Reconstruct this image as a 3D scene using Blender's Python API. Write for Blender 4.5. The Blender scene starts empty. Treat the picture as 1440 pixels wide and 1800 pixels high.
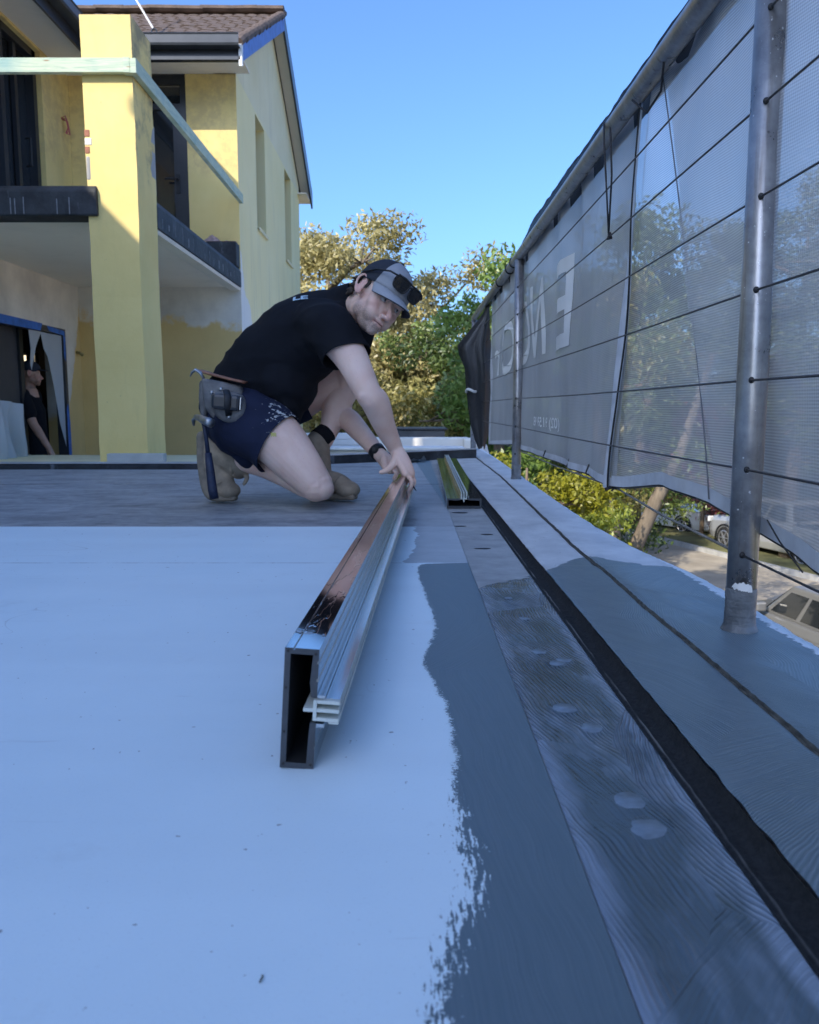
import bpy, bmesh, math, random
import numpy as np
from mathutils import Vector, Matrix, Euler
from mathutils import noise as mnoise
R = math.radians
random.seed(7); RNG = np.random.default_rng(7)
S = bpy.context.scene
COL = S.collection

# ---------------------------------------------------------------- camera, sky, sun, exposure
PITCH = math.atan(185 / 1441.0); FPX = 1441.0; CAMH = 0.38
cam = bpy.data.cameras.new('camera'); camo = bpy.data.objects.new('camera', cam); COL.objects.link(camo)
camo.location = (0, 0, CAMH); camo.rotation_euler = (math.pi / 2 - PITCH, 0, 0)
cam.sensor_fit = 'HORIZONTAL'; cam.sensor_width = 36.0; cam.lens = 36.0 * FPX / 1440.0
cam.clip_start = 0.02; cam.clip_end = 3000
cam.dof.use_dof = True; cam.dof.focus_distance = 1.7; cam.dof.aperture_fstop = 13
S.camera = camo
S.render.resolution_x = 819; S.render.resolution_y = 1024

SUN_AZ = R(39.6); SUN_EL = R(33.5)               # sun stands behind the camera, to the left
w = bpy.data.worlds.new('World'); S.world = w; w.use_nodes = True
wn = w.node_tree; wn.nodes.clear()
sky = wn.nodes.new('ShaderNodeTexSky'); sky.sky_type = 'NISHITA'; sky.sun_disc = False
sky.sun_elevation = SUN_EL; sky.sun_rotation = math.pi + SUN_AZ
sky.altitude = 0; sky.air_density = 0.9; sky.dust_density = 3.0; sky.ozone_density = 10.0
bg = wn.nodes.new('ShaderNodeBackground'); bg.inputs['Strength'].default_value = 0.15
wo = wn.nodes.new('ShaderNodeOutputWorld')
wn.links.new(sky.outputs[0], bg.inputs[0]); wn.links.new(bg.outputs[0], wo.inputs[0])
sl = bpy.data.lights.new('sun', 'SUN'); so = bpy.data.objects.new('sun', sl); COL.objects.link(so)
sl.energy = 2.5; sl.angle = R(0.53); sl.color = (1.0, 0.90, 0.74)
sdir = Vector((math.sin(SUN_AZ) * math.cos(SUN_EL), math.cos(SUN_AZ) * math.cos(SUN_EL), -math.sin(SUN_EL)))
so.rotation_euler = sdir.to_track_quat('-Z', 'Y').to_euler(); so.location = (-20, -20, 25)
S.view_settings.view_transform = 'Standard'; S.view_settings.look = 'None'
S.view_settings.exposure = 1.25; S.view_settings.gamma = 1.0
S.view_settings.use_curve_mapping = False
S.cycles.max_bounces = 10; S.cycles.transparent_max_bounces = 24; S.cycles.diffuse_bounces = 5
S.cycles.use_denoising = True; S.cycles.caustics_reflective = False; S.cycles.caustics_refractive = False

# ---------------------------------------------------------------- helpers
def at(px, py, Y):
    """point of the place at forward distance Y metres on a line of sight of the photograph"""
    a = (px - 720) / FPX; b = -(py - 900) / FPX
    d = Vector((a, b * math.sin(PITCH) + math.cos(PITCH), b * math.cos(PITCH) - math.sin(PITCH)))
    return Vector((0, 0, CAMH)) + d * (Y / d.y)

def tag(o, label=None, cat=None, group=None, kind=None):
    if label: o['label'] = label
    if cat: o['category'] = cat
    if group: o['group'] = group
    if kind: o['kind'] = kind
    return o

def empty(name, loc=(0, 0, 0), rz=0.0, parent=None):
    o = bpy.data.objects.new(name, None); COL.objects.link(o)
    o.location = loc; o.rotation_euler = (0, 0, rz); o.empty_display_size = 0.1
    if parent: o.parent = parent
    return o

def link(name, me, mat=None, parent=None, smooth=False):
    o = bpy.data.objects.new(name, me); COL.objects.link(o)
    if mat is not None:
        for m in (mat if isinstance(mat, (list, tuple)) else [mat]): me.materials.append(m)
    if parent: o.parent = parent
    if smooth:
        me.polygons.foreach_set('use_smooth', [True] * len(me.polygons))
    return o

def copy_tree(o, parent=None):
    c = o.copy(); COL.objects.link(c)
    if parent: c.parent = parent
    for ch in list(o.children): copy_tree(ch, c)
    return c

def mesh(verts, faces):
    me = bpy.data.meshes.new('m'); me.from_pydata([tuple(v) for v in verts], [], faces); me.update(); return me

class MB:
    """collects simple shapes into one mesh"""
    def __init__(s): s.v = []; s.f = []; s.mi = []
    def add(s, vs, fs, mi=0):
        b = len(s.v); s.v += [tuple(v) for v in vs]; s.f += [tuple(i + b for i in f) for f in fs]; s.mi += [mi] * len(fs); return s
    def box(s, x0, x1, y0, y1, z0, z1, mi=0, M=None):
        vs = [Vector(p) for p in ((x0,y0,z0),(x1,y0,z0),(x1,y1,z0),(x0,y1,z0),(x0,y0,z1),(x1,y0,z1),(x1,y1,z1),(x0,y1,z1))]
        if M is not None: vs = [M @ v for v in vs]
        return s.add(vs, [(0,3,2,1),(4,5,6,7),(0,1,5,4),(1,2,6,5),(2,3,7,6),(3,0,4,7)], mi)
    def prism(s, poly, axis, a, b, mi=0, caps=True):
        """poly: 2D points, extruded along axis ('x','y','z') from a to b"""
        n = len(poly)
        def p(q, t):
            if axis == 'x': return (t, q[0], q[1])
            if axis == 'y': return (q[0], t, q[1])
            return (q[0], q[1], t)
        vs = [p(q, a) for q in poly] + [p(q, b) for q in poly]
        fs = [(i, (i + 1) % n, n + (i + 1) % n, n + i) for i in range(n)]
        if caps: fs += [tuple(range(n - 1, -1, -1)), tuple(range(n, 2 * n))]
        return s.add(vs, fs, mi)
    def tube(s, pts, rad, seg=10, mi=0, caps=True, flat=None):
        pts = [Vector(p) for p in pts]; n = len(pts)
        rad = rad if isinstance(rad, (list, tuple)) else [rad] * n
        vs = []; up = None
        for i in range(n):
            t = (pts[min(i + 1, n - 1)] - pts[max(i - 1, 0)]).normalized()
            if up is None:
                up = Vector((0, 0, 1)) if abs(t.z) < .9 else Vector((0, 1, 0))
            a = (up - t * up.dot(t)).normalized(); b = t.cross(a); up = a
            for k in range(seg):
                th = 2 * math.pi * k / seg
                r = rad[i]
                vs.append(pts[i] + a * (math.cos(th) * r * (flat or 1)) + b * (math.sin(th) * r))
        fs = [(i * seg + k, i * seg + (k + 1) % seg, (i + 1) * seg + (k + 1) % seg, (i + 1) * seg + k) for i in range(n - 1) for k in range(seg)]
        if caps: fs += [tuple(range(seg - 1, -1, -1)), tuple(range((n - 1) * seg, n * seg))]
        return s.add(vs, fs, mi)
    def ell(s, c, r, M=None, nu=16, nv=10, mi=0):
        vs = []; c = Vector(c)
        for j in range(nv + 1):
            ph = math.pi * j / nv
            for i in range(nu):
                th = 2 * math.pi * i / nu
                q = Vector((r[0] * math.sin(ph) * math.cos(th), r[1] * math.sin(ph) * math.sin(th), r[2] * math.cos(ph)))
                if M is not None: q = M @ q
                vs.append(c + q)
        fs = [(j * nu + i, (j + 1) * nu + i, (j + 1) * nu + (i + 1) % nu, j * nu + (i + 1) % nu) for j in range(nv) for i in range(nu)]
        return s.add(vs, fs, mi)
    def build(s, name, mat=None, parent=None, smooth=False, bevel=0):
        me = mesh(s.v, s.f)
        o = link(name, me, mat, parent, smooth)
        if any(s.mi): me.polygons.foreach_set('material_index', s.mi)
        if bevel:
            bm = bmesh.new(); bm.from_mesh(me)
            bmesh.ops.remove_doubles(bm, verts=bm.verts, dist=1e-5)
            bmesh.ops.bevel(bm, geom=[e for e in bm.edges if e.is_manifold and e.calc_face_angle(0) > .5], offset=bevel, segments=2, affect='EDGES', profile=.5)
            bm.to_mesh(me); bm.free()
        return o

def grid_mesh(P):
    """P: array (n, m, 3) -> mesh"""
    n, m, _ = P.shape
    i = np.arange(n - 1)[:, None] * m + np.arange(m - 1)[None, :]
    q = np.stack([i, i + 1, i + m + 1, i + m], -1).reshape(-1, 4)
    return quads_mesh(P.reshape(-1, 3), q)

def quads_mesh(V, Q):
    me = bpy.data.meshes.new('m'); V = np.asarray(V, np.float32); Q = np.asarray(Q, np.int32)
    me.vertices.add(len(V)); me.vertices.foreach_set('co', V.ravel())
    k = Q.shape[1]
    me.loops.add(Q.size); me.loops.foreach_set('vertex_index', Q.ravel())
    me.polygons.add(len(Q)); me.polygons.foreach_set('loop_start', np.arange(len(Q), dtype=np.int32) * k)
    me.update(calc_edges=True); me.validate()
    return me

# ---------------------------------------------------------------- node helpers
class NT:
    def __init__(s, name):
        s.m = bpy.data.materials.new(name); s.m.use_nodes = True; s.t = s.m.node_tree; s.t.nodes.clear()
        s.out = s.t.nodes.new('ShaderNodeOutputMaterial')
        s.b = s.t.nodes.new('ShaderNodeBsdfPrincipled'); s.t.links.new(s.b.outputs[0], s.out.inputs[0])
        s._co = None
    def n(s, typ, ins=None, **props):
        nd = s.t.nodes.new(typ)
        for k, v in props.items(): setattr(nd, k, v)
        for k, v in (ins or {}).items(): s.set(nd.inputs[k], v)
        return nd
    def set(s, sock, v):
        if isinstance(v, bpy.types.NodeSocket): s.t.links.new(v, sock)
        else:
            if isinstance(v, (tuple, list)) and len(v) == 3 and sock.type == 'RGBA': v = (*v, 1)
            sock.default_value = v
    def P(s, **kw):
        for k, v in kw.items(): s.set(s.b.inputs[k.replace('_', ' ')], v)
        return s
    @property
    def co(s):
        if s._co is None: s._co = s.t.nodes.new('ShaderNodeTexCoord').outputs['Object']
        return s._co
    def map(s, v, scale=(1,1,1), rot=(0,0,0), loc=(0,0,0)):
        return s.n('ShaderNodeMapping', {'Vector': v, 'Scale': scale, 'Rotation': rot, 'Location': loc}).outputs[0]
    def noise(s, scale=5, detail=3, rough=.55, v=None, dist=0.0):
        return s.n('ShaderNodeTexNoise', {'Vector': v if v is not None else s.co, 'Scale': scale, 'Detail': detail, 'Roughness': rough, 'Distortion': dist}).outputs[0]
    def math(s, op, a, b=0.0, c=0.0, clamp=False):
        nd = s.t.nodes.new('ShaderNodeMath'); nd.operation = op; nd.use_clamp = clamp
        s.set(nd.inputs[0], a); s.set(nd.inputs[1], b); s.set(nd.inputs[2], c); return nd.outputs[0]
    def rng(s, v, a, b, c=0.0, d=1.0, smooth=False):
        return s.n('ShaderNodeMapRange', {'Value': v, 'From Min': a, 'From Max': b, 'To Min': c, 'To Max': d}, interpolation_type='SMOOTHSTEP' if smooth else 'LINEAR').outputs[0]
    def mix(s, f, a, b, mode='MIX'):
        nd = s.t.nodes.new('ShaderNodeMix'); nd.data_type = 'RGBA'; nd.blend_type = mode
        s.set(nd.inputs[0], f); s.set(nd.inputs[6], a); s.set(nd.inputs[7], b); return nd.outputs[2]
    def mixf(s, f, a, b):
        nd = s.t.nodes.new('ShaderNodeMix'); nd.data_type = 'FLOAT'
        s.set(nd.inputs[0], f); s.set(nd.inputs[2], a); s.set(nd.inputs[3], b); return nd.outputs[0]
    def xyz(s, v=None):
        nd = s.n('ShaderNodeSeparateXYZ', {0: v if v is not None else s.co}); return nd.outputs
    def bump(s, h, strength=.3, dist=.01, normal=None):
        nd = s.n('ShaderNodeBump', {'Height': h, 'Strength': strength, 'Distance': dist})
        if normal is not None: s.set(nd.inputs['Normal'], normal)
        return nd.outputs[0]
    def curve(s, v, pts):
        nd = s.t.nodes.new('ShaderNodeFloatCurve'); s.set(nd.inputs['Value'], v); s.set(nd.inputs['Factor'], 1.0)
        c = nd.mapping.curves[0]
        for i, p in enumerate(pts):
            if i < 2: c.points[i].location = p
            else: c.points.new(*p)
        nd.mapping.update(); return nd.outputs[0]

def simple(name, col, rough=.6, metal=0.0, var=.15, scale=6, bump=0.0, bscale=60, spec=.5, **kw):
    t = NT(name)
    n = t.noise(scale, 4)
    f = t.rng(n, .3, .7)
    lo = tuple(c * (1 - var) for c in col); hi = tuple(min(1, c * (1 + var)) for c in col)
    t.P(Base_Color=t.mix(f, lo, hi), Roughness=rough, Metallic=metal, Specular_IOR_Level=spec)
    if bump: t.P(Normal=t.bump(t.noise(bscale, 4), bump, .003))
    for k, v in kw.items(): t.P(**{k: v})
    return t.m
# ================================================================ materials of the setting
def stroke_field(t, sx=420, sy=9, cell=5.0, ang=.7, pitch=0):
    """brush or trowel strokes whose direction changes from patch to patch"""
    wob = t.n('ShaderNodeVectorMath', {0: t.co, 1: t.n('ShaderNodeVectorMath', {0: t.n('ShaderNodeTexNoise', {'Vector': t.co, 'Scale': 7, 'Detail': 2}).outputs[1], 1: (.035, .05, 0)}, operation='MULTIPLY').outputs[0]}, operation='ADD').outputs[0]
    vo = t.n('ShaderNodeTexVoronoi', {'Vector': t.map(wob, (1, .45, 1)), 'Scale': cell, 'Randomness': .8})
    rc = t.n('ShaderNodeSeparateColor', {0: vo.outputs['Color']})
    a = t.math('MULTIPLY', t.math('SUBTRACT', rc.outputs[0], .5), 2 * ang)
    rel = t.n('ShaderNodeVectorMath', {0: wob, 1: t.map(vo.outputs['Position'], (1, 1 / .45, 1))}, operation='SUBTRACT').outputs[0]
    ry = t.xyz(rel)[1]
    ang_ = t.math('ADD', a, t.math('MULTIPLY', ry, t.math('MULTIPLY', t.math('SUBTRACT', rc.outputs[2], .5), 3.5)))
    rot = t.n('ShaderNodeVectorRotate', {'Vector': rel, 'Angle': ang_}, rotation_type='Z_AXIS').outputs[0]
    off = t.n('ShaderNodeCombineXYZ', {0: t.math('MULTIPLY', rc.outputs[0], 3.0), 1: rc.outputs[1], 2: rc.outputs[2]}).outputs[0]
    rot = t.n('ShaderNodeVectorMath', {0: rot, 1: off}, operation='ADD').outputs[0]
    base = t.noise(1, 3, .55, t.map(rot, (sx, sy, 1)), .1)
    if not pitch: return base, rc.outputs[1]
    ph = t.math('ADD', t.math('MULTIPLY', t.xyz(rot)[0], 2 * math.pi / pitch), t.math('MULTIPLY', t.noise(1, 2, .5, t.map(rot, (26, 5, 1))), 7.0))
    comb = t.math('POWER', t.math('ADD', .5, t.math('MULTIPLY', t.math('SINE', ph), .5)), 1.6)
    amp = t.rng(t.noise(1, 2, .5, t.map(rot, (9, 6, 1))), .38, .66, .08, .62)
    return t.mixf(amp, base, comb), rc.outputs[1]

def m_deckpaint():
    """white primed sheet with grey brushed membrane along the edge"""
    t = NT('primed_sheet'); x, y, z = t.xyz()
    yn = t.math('DIVIDE', y, 3.0)
    # brush edge X(Y), stored as (Y/3, (X+0.1)/0.3)
    E = [(0.0,.018),(.467,.018),(.522,.024),(.57,.040),(.618,.050),(.69,.047),(.764,.045),(.86,.050),(.973,.049),(1.05,.042),(1.12,.030),(1.202,.022),(1.30,.036),(1.397,.045),(1.55,.038),(1.718,.027),(1.90,.022),(1.965,.028),(1.985,.145),(3.0,.145)]
    e = t.math('SUBTRACT', t.math('MULTIPLY', t.curve(yn, [(a / 3, (b + .1) / .3) for a, b in E]), .3), .1)
    n1 = t.math('MULTIPLY', t.math('SUBTRACT', t.noise(24, 4, .6), .5), .022)
    n2 = t.math('MULTIPLY', t.math('SUBTRACT', t.noise(1, 3, .75, t.map(t.co, (210, 330, 1))), .5), .030)
    nd = t.math('SUBTRACT', t.noise(1, 5, .7, t.map(t.co, (260, 45, 1), rot=(0, 0, .15))), .5)
    dry = t.math('MULTIPLY', nd, t.rng(y, .84, .68, 0, .11))
    d = t.math('ADD', t.math('ADD', t.math('SUBTRACT', x, e), n1), t.math('ADD', n2, dry))
    paint = t.rng(d, -.0006, .0006)
    # thin grey wash between the sheets, Y 1.985 .. 2.6
    ew = t.math('ADD', t.math('MULTIPLY', t.math('SUBTRACT', t.noise(14, 4), .5), .07), t.rng(y, 2.02, 2.2, -.012, .020))
    wash = t.math('MULTIPLY', t.rng(t.math('SUBTRACT', x, ew), -.002, .002), t.rng(y, 1.982, 1.986))
    bare = t.rng(y, 2.600, 2.604)                     # unprimed cement sheet beyond the straight primer edge
    # colours
    wv = t.noise(2.2, 5, .6); wh = t.mix(t.rng(wv, .3, .7), (.67, .80, .86), (.74, .86, .91))
    spk = t.rng(t.noise(95, 2, .5), .735, .75); wh = t.mix(t.math('MULTIPLY', spk, .75), wh, (.16, .18, .2))
    scuff = t.rng(t.noise(1, 4, .7, t.map(t.co, (3, 26, 1), rot=(0, 0, .5))), .66, .74); wh = t.mix(t.math('MULTIPLY', scuff, .35), wh, (.42, .46, .5))
    lap = t.rng(t.noise(1, 3, .5, t.map(t.co, (.8, 5.5, 1), rot=(0, 0, .04))), .42, .62); wh = t.mix(t.math('MULTIPLY', lap, .10), wh, (.50, .57, .62))
    sm = t.rng(t.noise(5.5, 6, .72), .60, .80); wh = t.mix(t.math('MULTIPLY', sm, .30), wh, (.45, .50, .53))
    fine = t.rng(t.noise(330, 2, .6), .60, .80); wh = t.mix(t.math('MULTIPLY', fine, .25), wh, (.45, .50, .54))
    sp2 = t.rng(t.noise(34, 2, .5), .765, .775); wh = t.mix(t.math('MULTIPLY', sp2, .8), wh, (.14, .16, .18))
    jl = t.math('MULTIPLY', t.rng(t.math('ABSOLUTE', t.math('SUBTRACT', y, t.math('ADD', 1.981, t.math('MULTIPLY', t.math('SUBTRACT', t.noise(4, 3), .5), .006)))), .0065, .003), t.rng(t.noise(1, 4, .7, t.map(t.co, (9, 1, 1))), .40, .58)); wh = t.mix(t.math('MULTIPLY', jl, .75), wh, (.20, .23, .26))
    hair = t.rng(t.math('ABSOLUTE', t.math('SUBTRACT', t.noise(1, 3, .5, t.map(t.co, (2.0, 3.4, 1), rot=(0, 0, .8)), .8), .5)), .0028, .001); wh = t.mix(t.math('MULTIPLY', hair, t.rng(t.noise(1.7, 2), .58, .66, 0, .5)), wh, (.40, .45, .48))
    gn = t.math('ADD', t.math('MULTIPLY', t.noise(1, 6, .68, t.map(t.co, (4, 8, 1), rot=(0, 0, .12)), .6), .7), t.math('MULTIPLY', t.noise(26, 4, .6), .3))
    gr = t.mix(t.rng(gn, .34, .68), (.135, .15, .165), (.42, .44, .46)); gr = t.mix(t.rng(t.noise(1.3, 5, .65), .58, .75, 0, .6), gr, (.13, .145, .16))
    strokes, srnd = stroke_field(t, 520, 9, 3.2, .40)
    pt = t.mix(t.rng(strokes, .35, .7), (.100, .142, .166), (.122, .164, .190))
    c = t.mix(bare, wh, gr); c = t.mix(t.math('MULTIPLY', wash, .85), c, t.mix(t.rng(gn, .3, .7), (.25, .275, .3), (.40, .43, .46)))
    c = t.mix(paint, c, pt)
    h = t.mixf(paint, t.math('MULTIPLY', t.noise(240, 4, .6), .25), t.math('ADD', t.math('MULTIPLY', strokes, 1.0), .6))
    t.P(Base_Color=c, Roughness=t.mixf(paint, .58, .42), Normal=t.bump(h, .5, .0014), Specular_IOR_Level=.45)
    return t.m

def m_trowel():
    """grey waterproofing trowelled wet over bare concrete"""
    t = NT('trowelled_membrane'); x, y, z = t.xyz()
    st, rnd = stroke_field(t, 260, 5, 6.5, .34, .0058)
    edge = t.math('ADD', t.math('MULTIPLY', t.math('SUBTRACT', t.noise(30, 4), .5), .10), t.rng(x, .145, .275, 1.715, 1.84))
    wet = t.rng(t.math('SUBTRACT', edge, y), -.004, .004)
    milky = t.rng(t.math('ADD', t.noise(1, 4, .6, t.map(t.co, (14, 5, 1))), t.math('MULTIPLY', rnd, .12)), .50, .76)
    milky = t.math('MULTIPLY', milky, t.rng(st, .2, .75, .35, 1.0))
    eb = t.math('MAXIMUM', t.rng(t.math('ADD', x, t.math('MULTIPLY', t.math('SUBTRACT', t.noise(12, 4), .5), .03)), .172, .152), t.rng(t.math('ADD', x, t.math('MULTIPLY', t.math('SUBTRACT', t.noise(14, 4), .5), .03)), .256, .268))
    milky = t.math('MAXIMUM', milky, t.math('MULTIPLY', eb, t.rng(st, .2, .7, .35, .9)))
    pc = t.mix(milky, (.080, .112, .135), (.27, .33, .42))
    gn = t.noise(9, 5, .65); cc = t.mix(t.rng(gn, .3, .7), (.24, .255, .26), (.40, .415, .42))
    pit = t.rng(t.noise(1, 3, .5, t.map(t.co, (18, 40, 1))), .70, .72); cc = t.mix(pit, cc, (.10, .11, .12))
    h = t.mixf(wet, t.math('MULTIPLY', t.noise(120, 5), .3), t.math('ADD', t.math('MULTIPLY', st, t.rng(y, .45, .85, .7, 1.7)), t.math('ADD', .5, t.math('MULTIPLY', t.noise(25, 3), .8))))
    t.P(Base_Color=t.mix(wet, cc, pc), Roughness=t.mixf(wet, .75, .22), Normal=t.bump(h, 1.0, .0034), Specular_IOR_Level=.5)
    return t.m

def m_kerbtop():
    """concrete edge, its near part brushed with grey membrane"""
    t = NT('painted_concrete'); x, y, z = t.xyz()
    st, rnd = stroke_field(t, 360, 7, 4.0, .8, .0042)
    E = [(.33, 1.90), (.40, 2.00), (.47, 2.06), (.52, 2.0), (.60, 1.93), (.70, 1.88)]
    e = t.math('MULTIPLY', t.curve(t.math('DIVIDE', x, .8), [(a / .8, b / 3) for a, b in E]), 3)
    e = t.math('ADD', e, t.math('MULTIPLY', t.math('SUBTRACT', t.noise(22, 5), .5), .10))
    pm = t.rng(t.math('SUBTRACT', e, y), -.004, .004)
    flake = t.rng(t.math('ADD', x, t.math('MULTIPLY', t.noise(38, 5, .7), .05)), .652, .656)
    pc = t.mix(t.rng(st, .3, .72), (.105, .145, .168), (.165, .21, .24))
    gn = t.noise(1, 5, .65, t.map(t.co, (7, 5, 5)))
    cc = t.mix(t.rng(gn, .3, .7), (.40, .42, .44), (.60, .62, .63))
    cc = t.mix(t.rng(t.noise(70, 3), .70, .72), cc, (.15, .16, .17))
    c = t.mix(pm, cc, pc); c = t.mix(t.math('MULTIPLY', flake, .9), c, (.66, .70, .74))
    h = t.mixf(pm, t.noise(140, 5), t.math('ADD', t.math('MULTIPLY', st, 1.3), .5))
    h = t.math('ADD', h, t.math('MULTIPLY', flake, .6))
    t.P(Base_Color=c, Roughness=t.mixf(pm, .8, .36), Normal=t.bump(h, .42, .0020), Specular_IOR_Level=.5)
    return t.m

def m_groove():
    t = NT('bitumen_strip')
    n = t.noise(160, 5, .7); d = t.noise(1, 4, .6, t.map(t.co, (90, 7, 1)))
    c = t.mix(t.rng(n, .3, .75), (.012, .013, .014), (.040, .042, .044))
    x, y, z = t.xyz()
    band = t.math('MULTIPLY', t.rng(t.math('ABSOLUTE', t.math('SUBTRACT', x, .290)), .0025, .0005), t.rng(d, .42, .6))
    c = t.mix(t.math('MULTIPLY', band, .7), c, (.26, .26, .25))
    t.P(Base_Color=c, Roughness=.9, Normal=t.bump(n, .8, .003), Specular_IOR_Level=.2)
    return t.m

def m_crack():
    return simple('old_sealant', (.07, .07, .06), .9, var=.6, scale=50, bump=.8, bscale=120)

def m_render(name, c1, c2, stain=.35, bump=.25):
    """painted cement render: streaked, dirty"""
    t = NT(name)
    n = t.noise(1.1, 6, .62); f = t.noise(26, 5, .6)
    c = t.mix(t.rng(n, .32, .68), c1, c2)
    st = t.rng(t.noise(1, 6, .62, t.map(t.co, (3.2, 3.2, .8)), 1.0), .50, .80); c = t.mix(t.math('MULTIPLY', st, stain), c, (.22, .20, .13))
    sp = t.rng(t.noise(34, 3), .72, .76); c = t.mix(t.math('MULTIPLY', sp, .4), c, (.30, .27, .18))
    if name == 'yellow_render':
        x, y, z = t.xyz()
        side = t.math('MULTIPLY', t.rng(x, -1.888, -1.882), t.rng(y, 6.6, 6.5))
        gm = t.math('MULTIPLY', side, t.rng(t.math('ADD', t.noise(5, 5, .65), t.math('MULTIPLY', t.math('SUBTRACT', z, 2.3), .22)), .50, .70)); c = t.mix(t.math('MULTIPLY', gm, .75), c, (.20, .185, .14))
        top = t.math('MULTIPLY', t.rng(z, 2.86, 2.99), t.rng(t.noise(9, 5, .7), .42, .6)); c = t.mix(t.math('MULTIPLY', top, .4), c, (.50, .36, .20))
    t.P(Base_Color=c, Roughness=.88, Normal=t.bump(t.math('ADD', f, t.math('MULTIPLY', t.noise(140, 3), .5)), bump, .006), Specular_IOR_Level=.25)
    return t.m

def m_patchwall(name, axis, base, patch, zc, amp=.5, extra=None):
    """ochre paint with pale plaster patched over it above a wavy line"""
    t = NT(name); x, y, z = t.xyz()
    n = t.math('MULTIPLY', t.math('SUBTRACT', t.noise(1.7, 4, .55), .5), amp * 2)
    d = t.math('ADD', t.math('SUBTRACT', z, zc), n)
    if extra is not None: d = t.math('ADD', d, extra(t, x, y))
    f = t.rng(t.math('ADD', d, t.math('MULTIPLY', t.math('SUBTRACT', t.noise(7, 5, .7), .5), .25)), -.05, .05, smooth=True)
    lo = t.mix(t.rng(t.noise(2.4, 5), .3, .7), tuple(c * .88 for c in base), base)
    hi = t.mix(t.rng(t.noise(2.0, 6, .6), .32, .66), tuple(c * .72 for c in patch), patch)
    t.P(Base_Color=t.mix(f, lo, hi), Roughness=.9, Normal=t.bump(t.noise(30, 5), .25, .006), Specular_IOR_Level=.2)
    return t.m

def m_membrane_edge(name='black_membrane'):
    t = NT(name)
    n = t.noise(6, 6, .65); c = t.mix(t.rng(n, .35, .7), (.016, .019, .023), (.05, .056, .065))
    dr = t.rng(t.noise(1, 5, .7, t.map(t.co, (9, 9, 3))), .60, .72); c = t.mix(t.math('MULTIPLY', dr, .55), c, (.22, .25, .29))
    t.P(Base_Color=c, Roughness=.62, Normal=t.bump(t.noise(18, 5), .5, .01), Specular_IOR_Level=.35)
    return t.m

def m_timber():
    t = NT('treated_pine')
    x, y, z = t.xyz()
    wv = t.noise(1, 4, .6, t.map(t.co, (5, 5, 70)), 1.2)
    c = t.mix(t.rng(wv, .3, .72), (.34, .46, .36), (.62, .68, .52))
    kn = t.n('ShaderNodeTexVoronoi', {'Vector': t.map(t.co, (2.1, 2.1, 9)), 'Scale': 1.6}).outputs[0]
    c = t.mix(t.rng(kn, .10, .05), c, (.30, .19, .10))
    c = t.mix(t.math('MULTIPLY', t.rng(t.noise(2.3, 4), .5, .65), .6), c, (.16, .36, .40))
    t.P(Base_Color=c, Roughness=.75, Normal=t.bump(wv, .3, .004)); return t.m

def m_leaf(name, dark, light, trans=.35):
    t = NT(name)
    a = t.n('ShaderNodeAttribute', attribute_name='tint').outputs['Fac']
    c = t.mix(a, dark, light)
    t.t.nodes.remove(t.b)
    d = t.n('ShaderNodeBsdfDiffuse', {'Color': c}); tr = t.n('ShaderNodeBsdfTranslucent', {'Color': c})
    g = t.n('ShaderNodeBsdfGlossy', {'Color': (1, 1, 1, 1), 'Roughness': .45})
    m1 = t.n('ShaderNodeMixShader', {0: trans, 1: d.outputs[0], 2: tr.outputs[0]})
    m2 = t.n('ShaderNodeMixShader', {0: .04, 1: m1.outputs[0], 2: g.outputs[0]})
    t.t.links.new(m2.outputs[0], t.out.inputs[0]); return t.m

def m_bark(name, a, b):
    t = NT(name); n = t.noise(1, 5, .65, t.map(t.co, (9, 9, 2.2)))
    t.P(Base_Color=t.mix(t.rng(n, .3, .7), a, b), Roughness=.9, Normal=t.bump(n, .6, .02)); return t.m

def m_steel():
    """galvanised pipe gone dark, rust streaks and specks of white paint"""
    t = NT('weathered_steel')
    n = t.noise(14, 6, .7); st = t.noise(1, 5, .65, t.map(t.co, (45, 45, 2.5)))
    c = t.mix(t.rng(n, .3, .75), (.20, .20, .203), (.50, .50, .505))
    rust = t.rng(st, .56, .72); c = t.mix(t.math('MULTIPLY', rust, .65), c, (.085, .058, .042))
    sp = t.rng(t.noise(150, 2, .5), .725, .735); c = t.mix(sp, c, (.7, .72, .74))
    t.P(Base_Color=c, Metallic=t.math('SUBTRACT', .7, t.math('MAXIMUM', t.math('MULTIPLY', rust, .6), sp)), Roughness=t.rng(n, .3, .7, .24, .42), Normal=t.bump(t.noise(220, 4), .1, .001))
    return t.m

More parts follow.
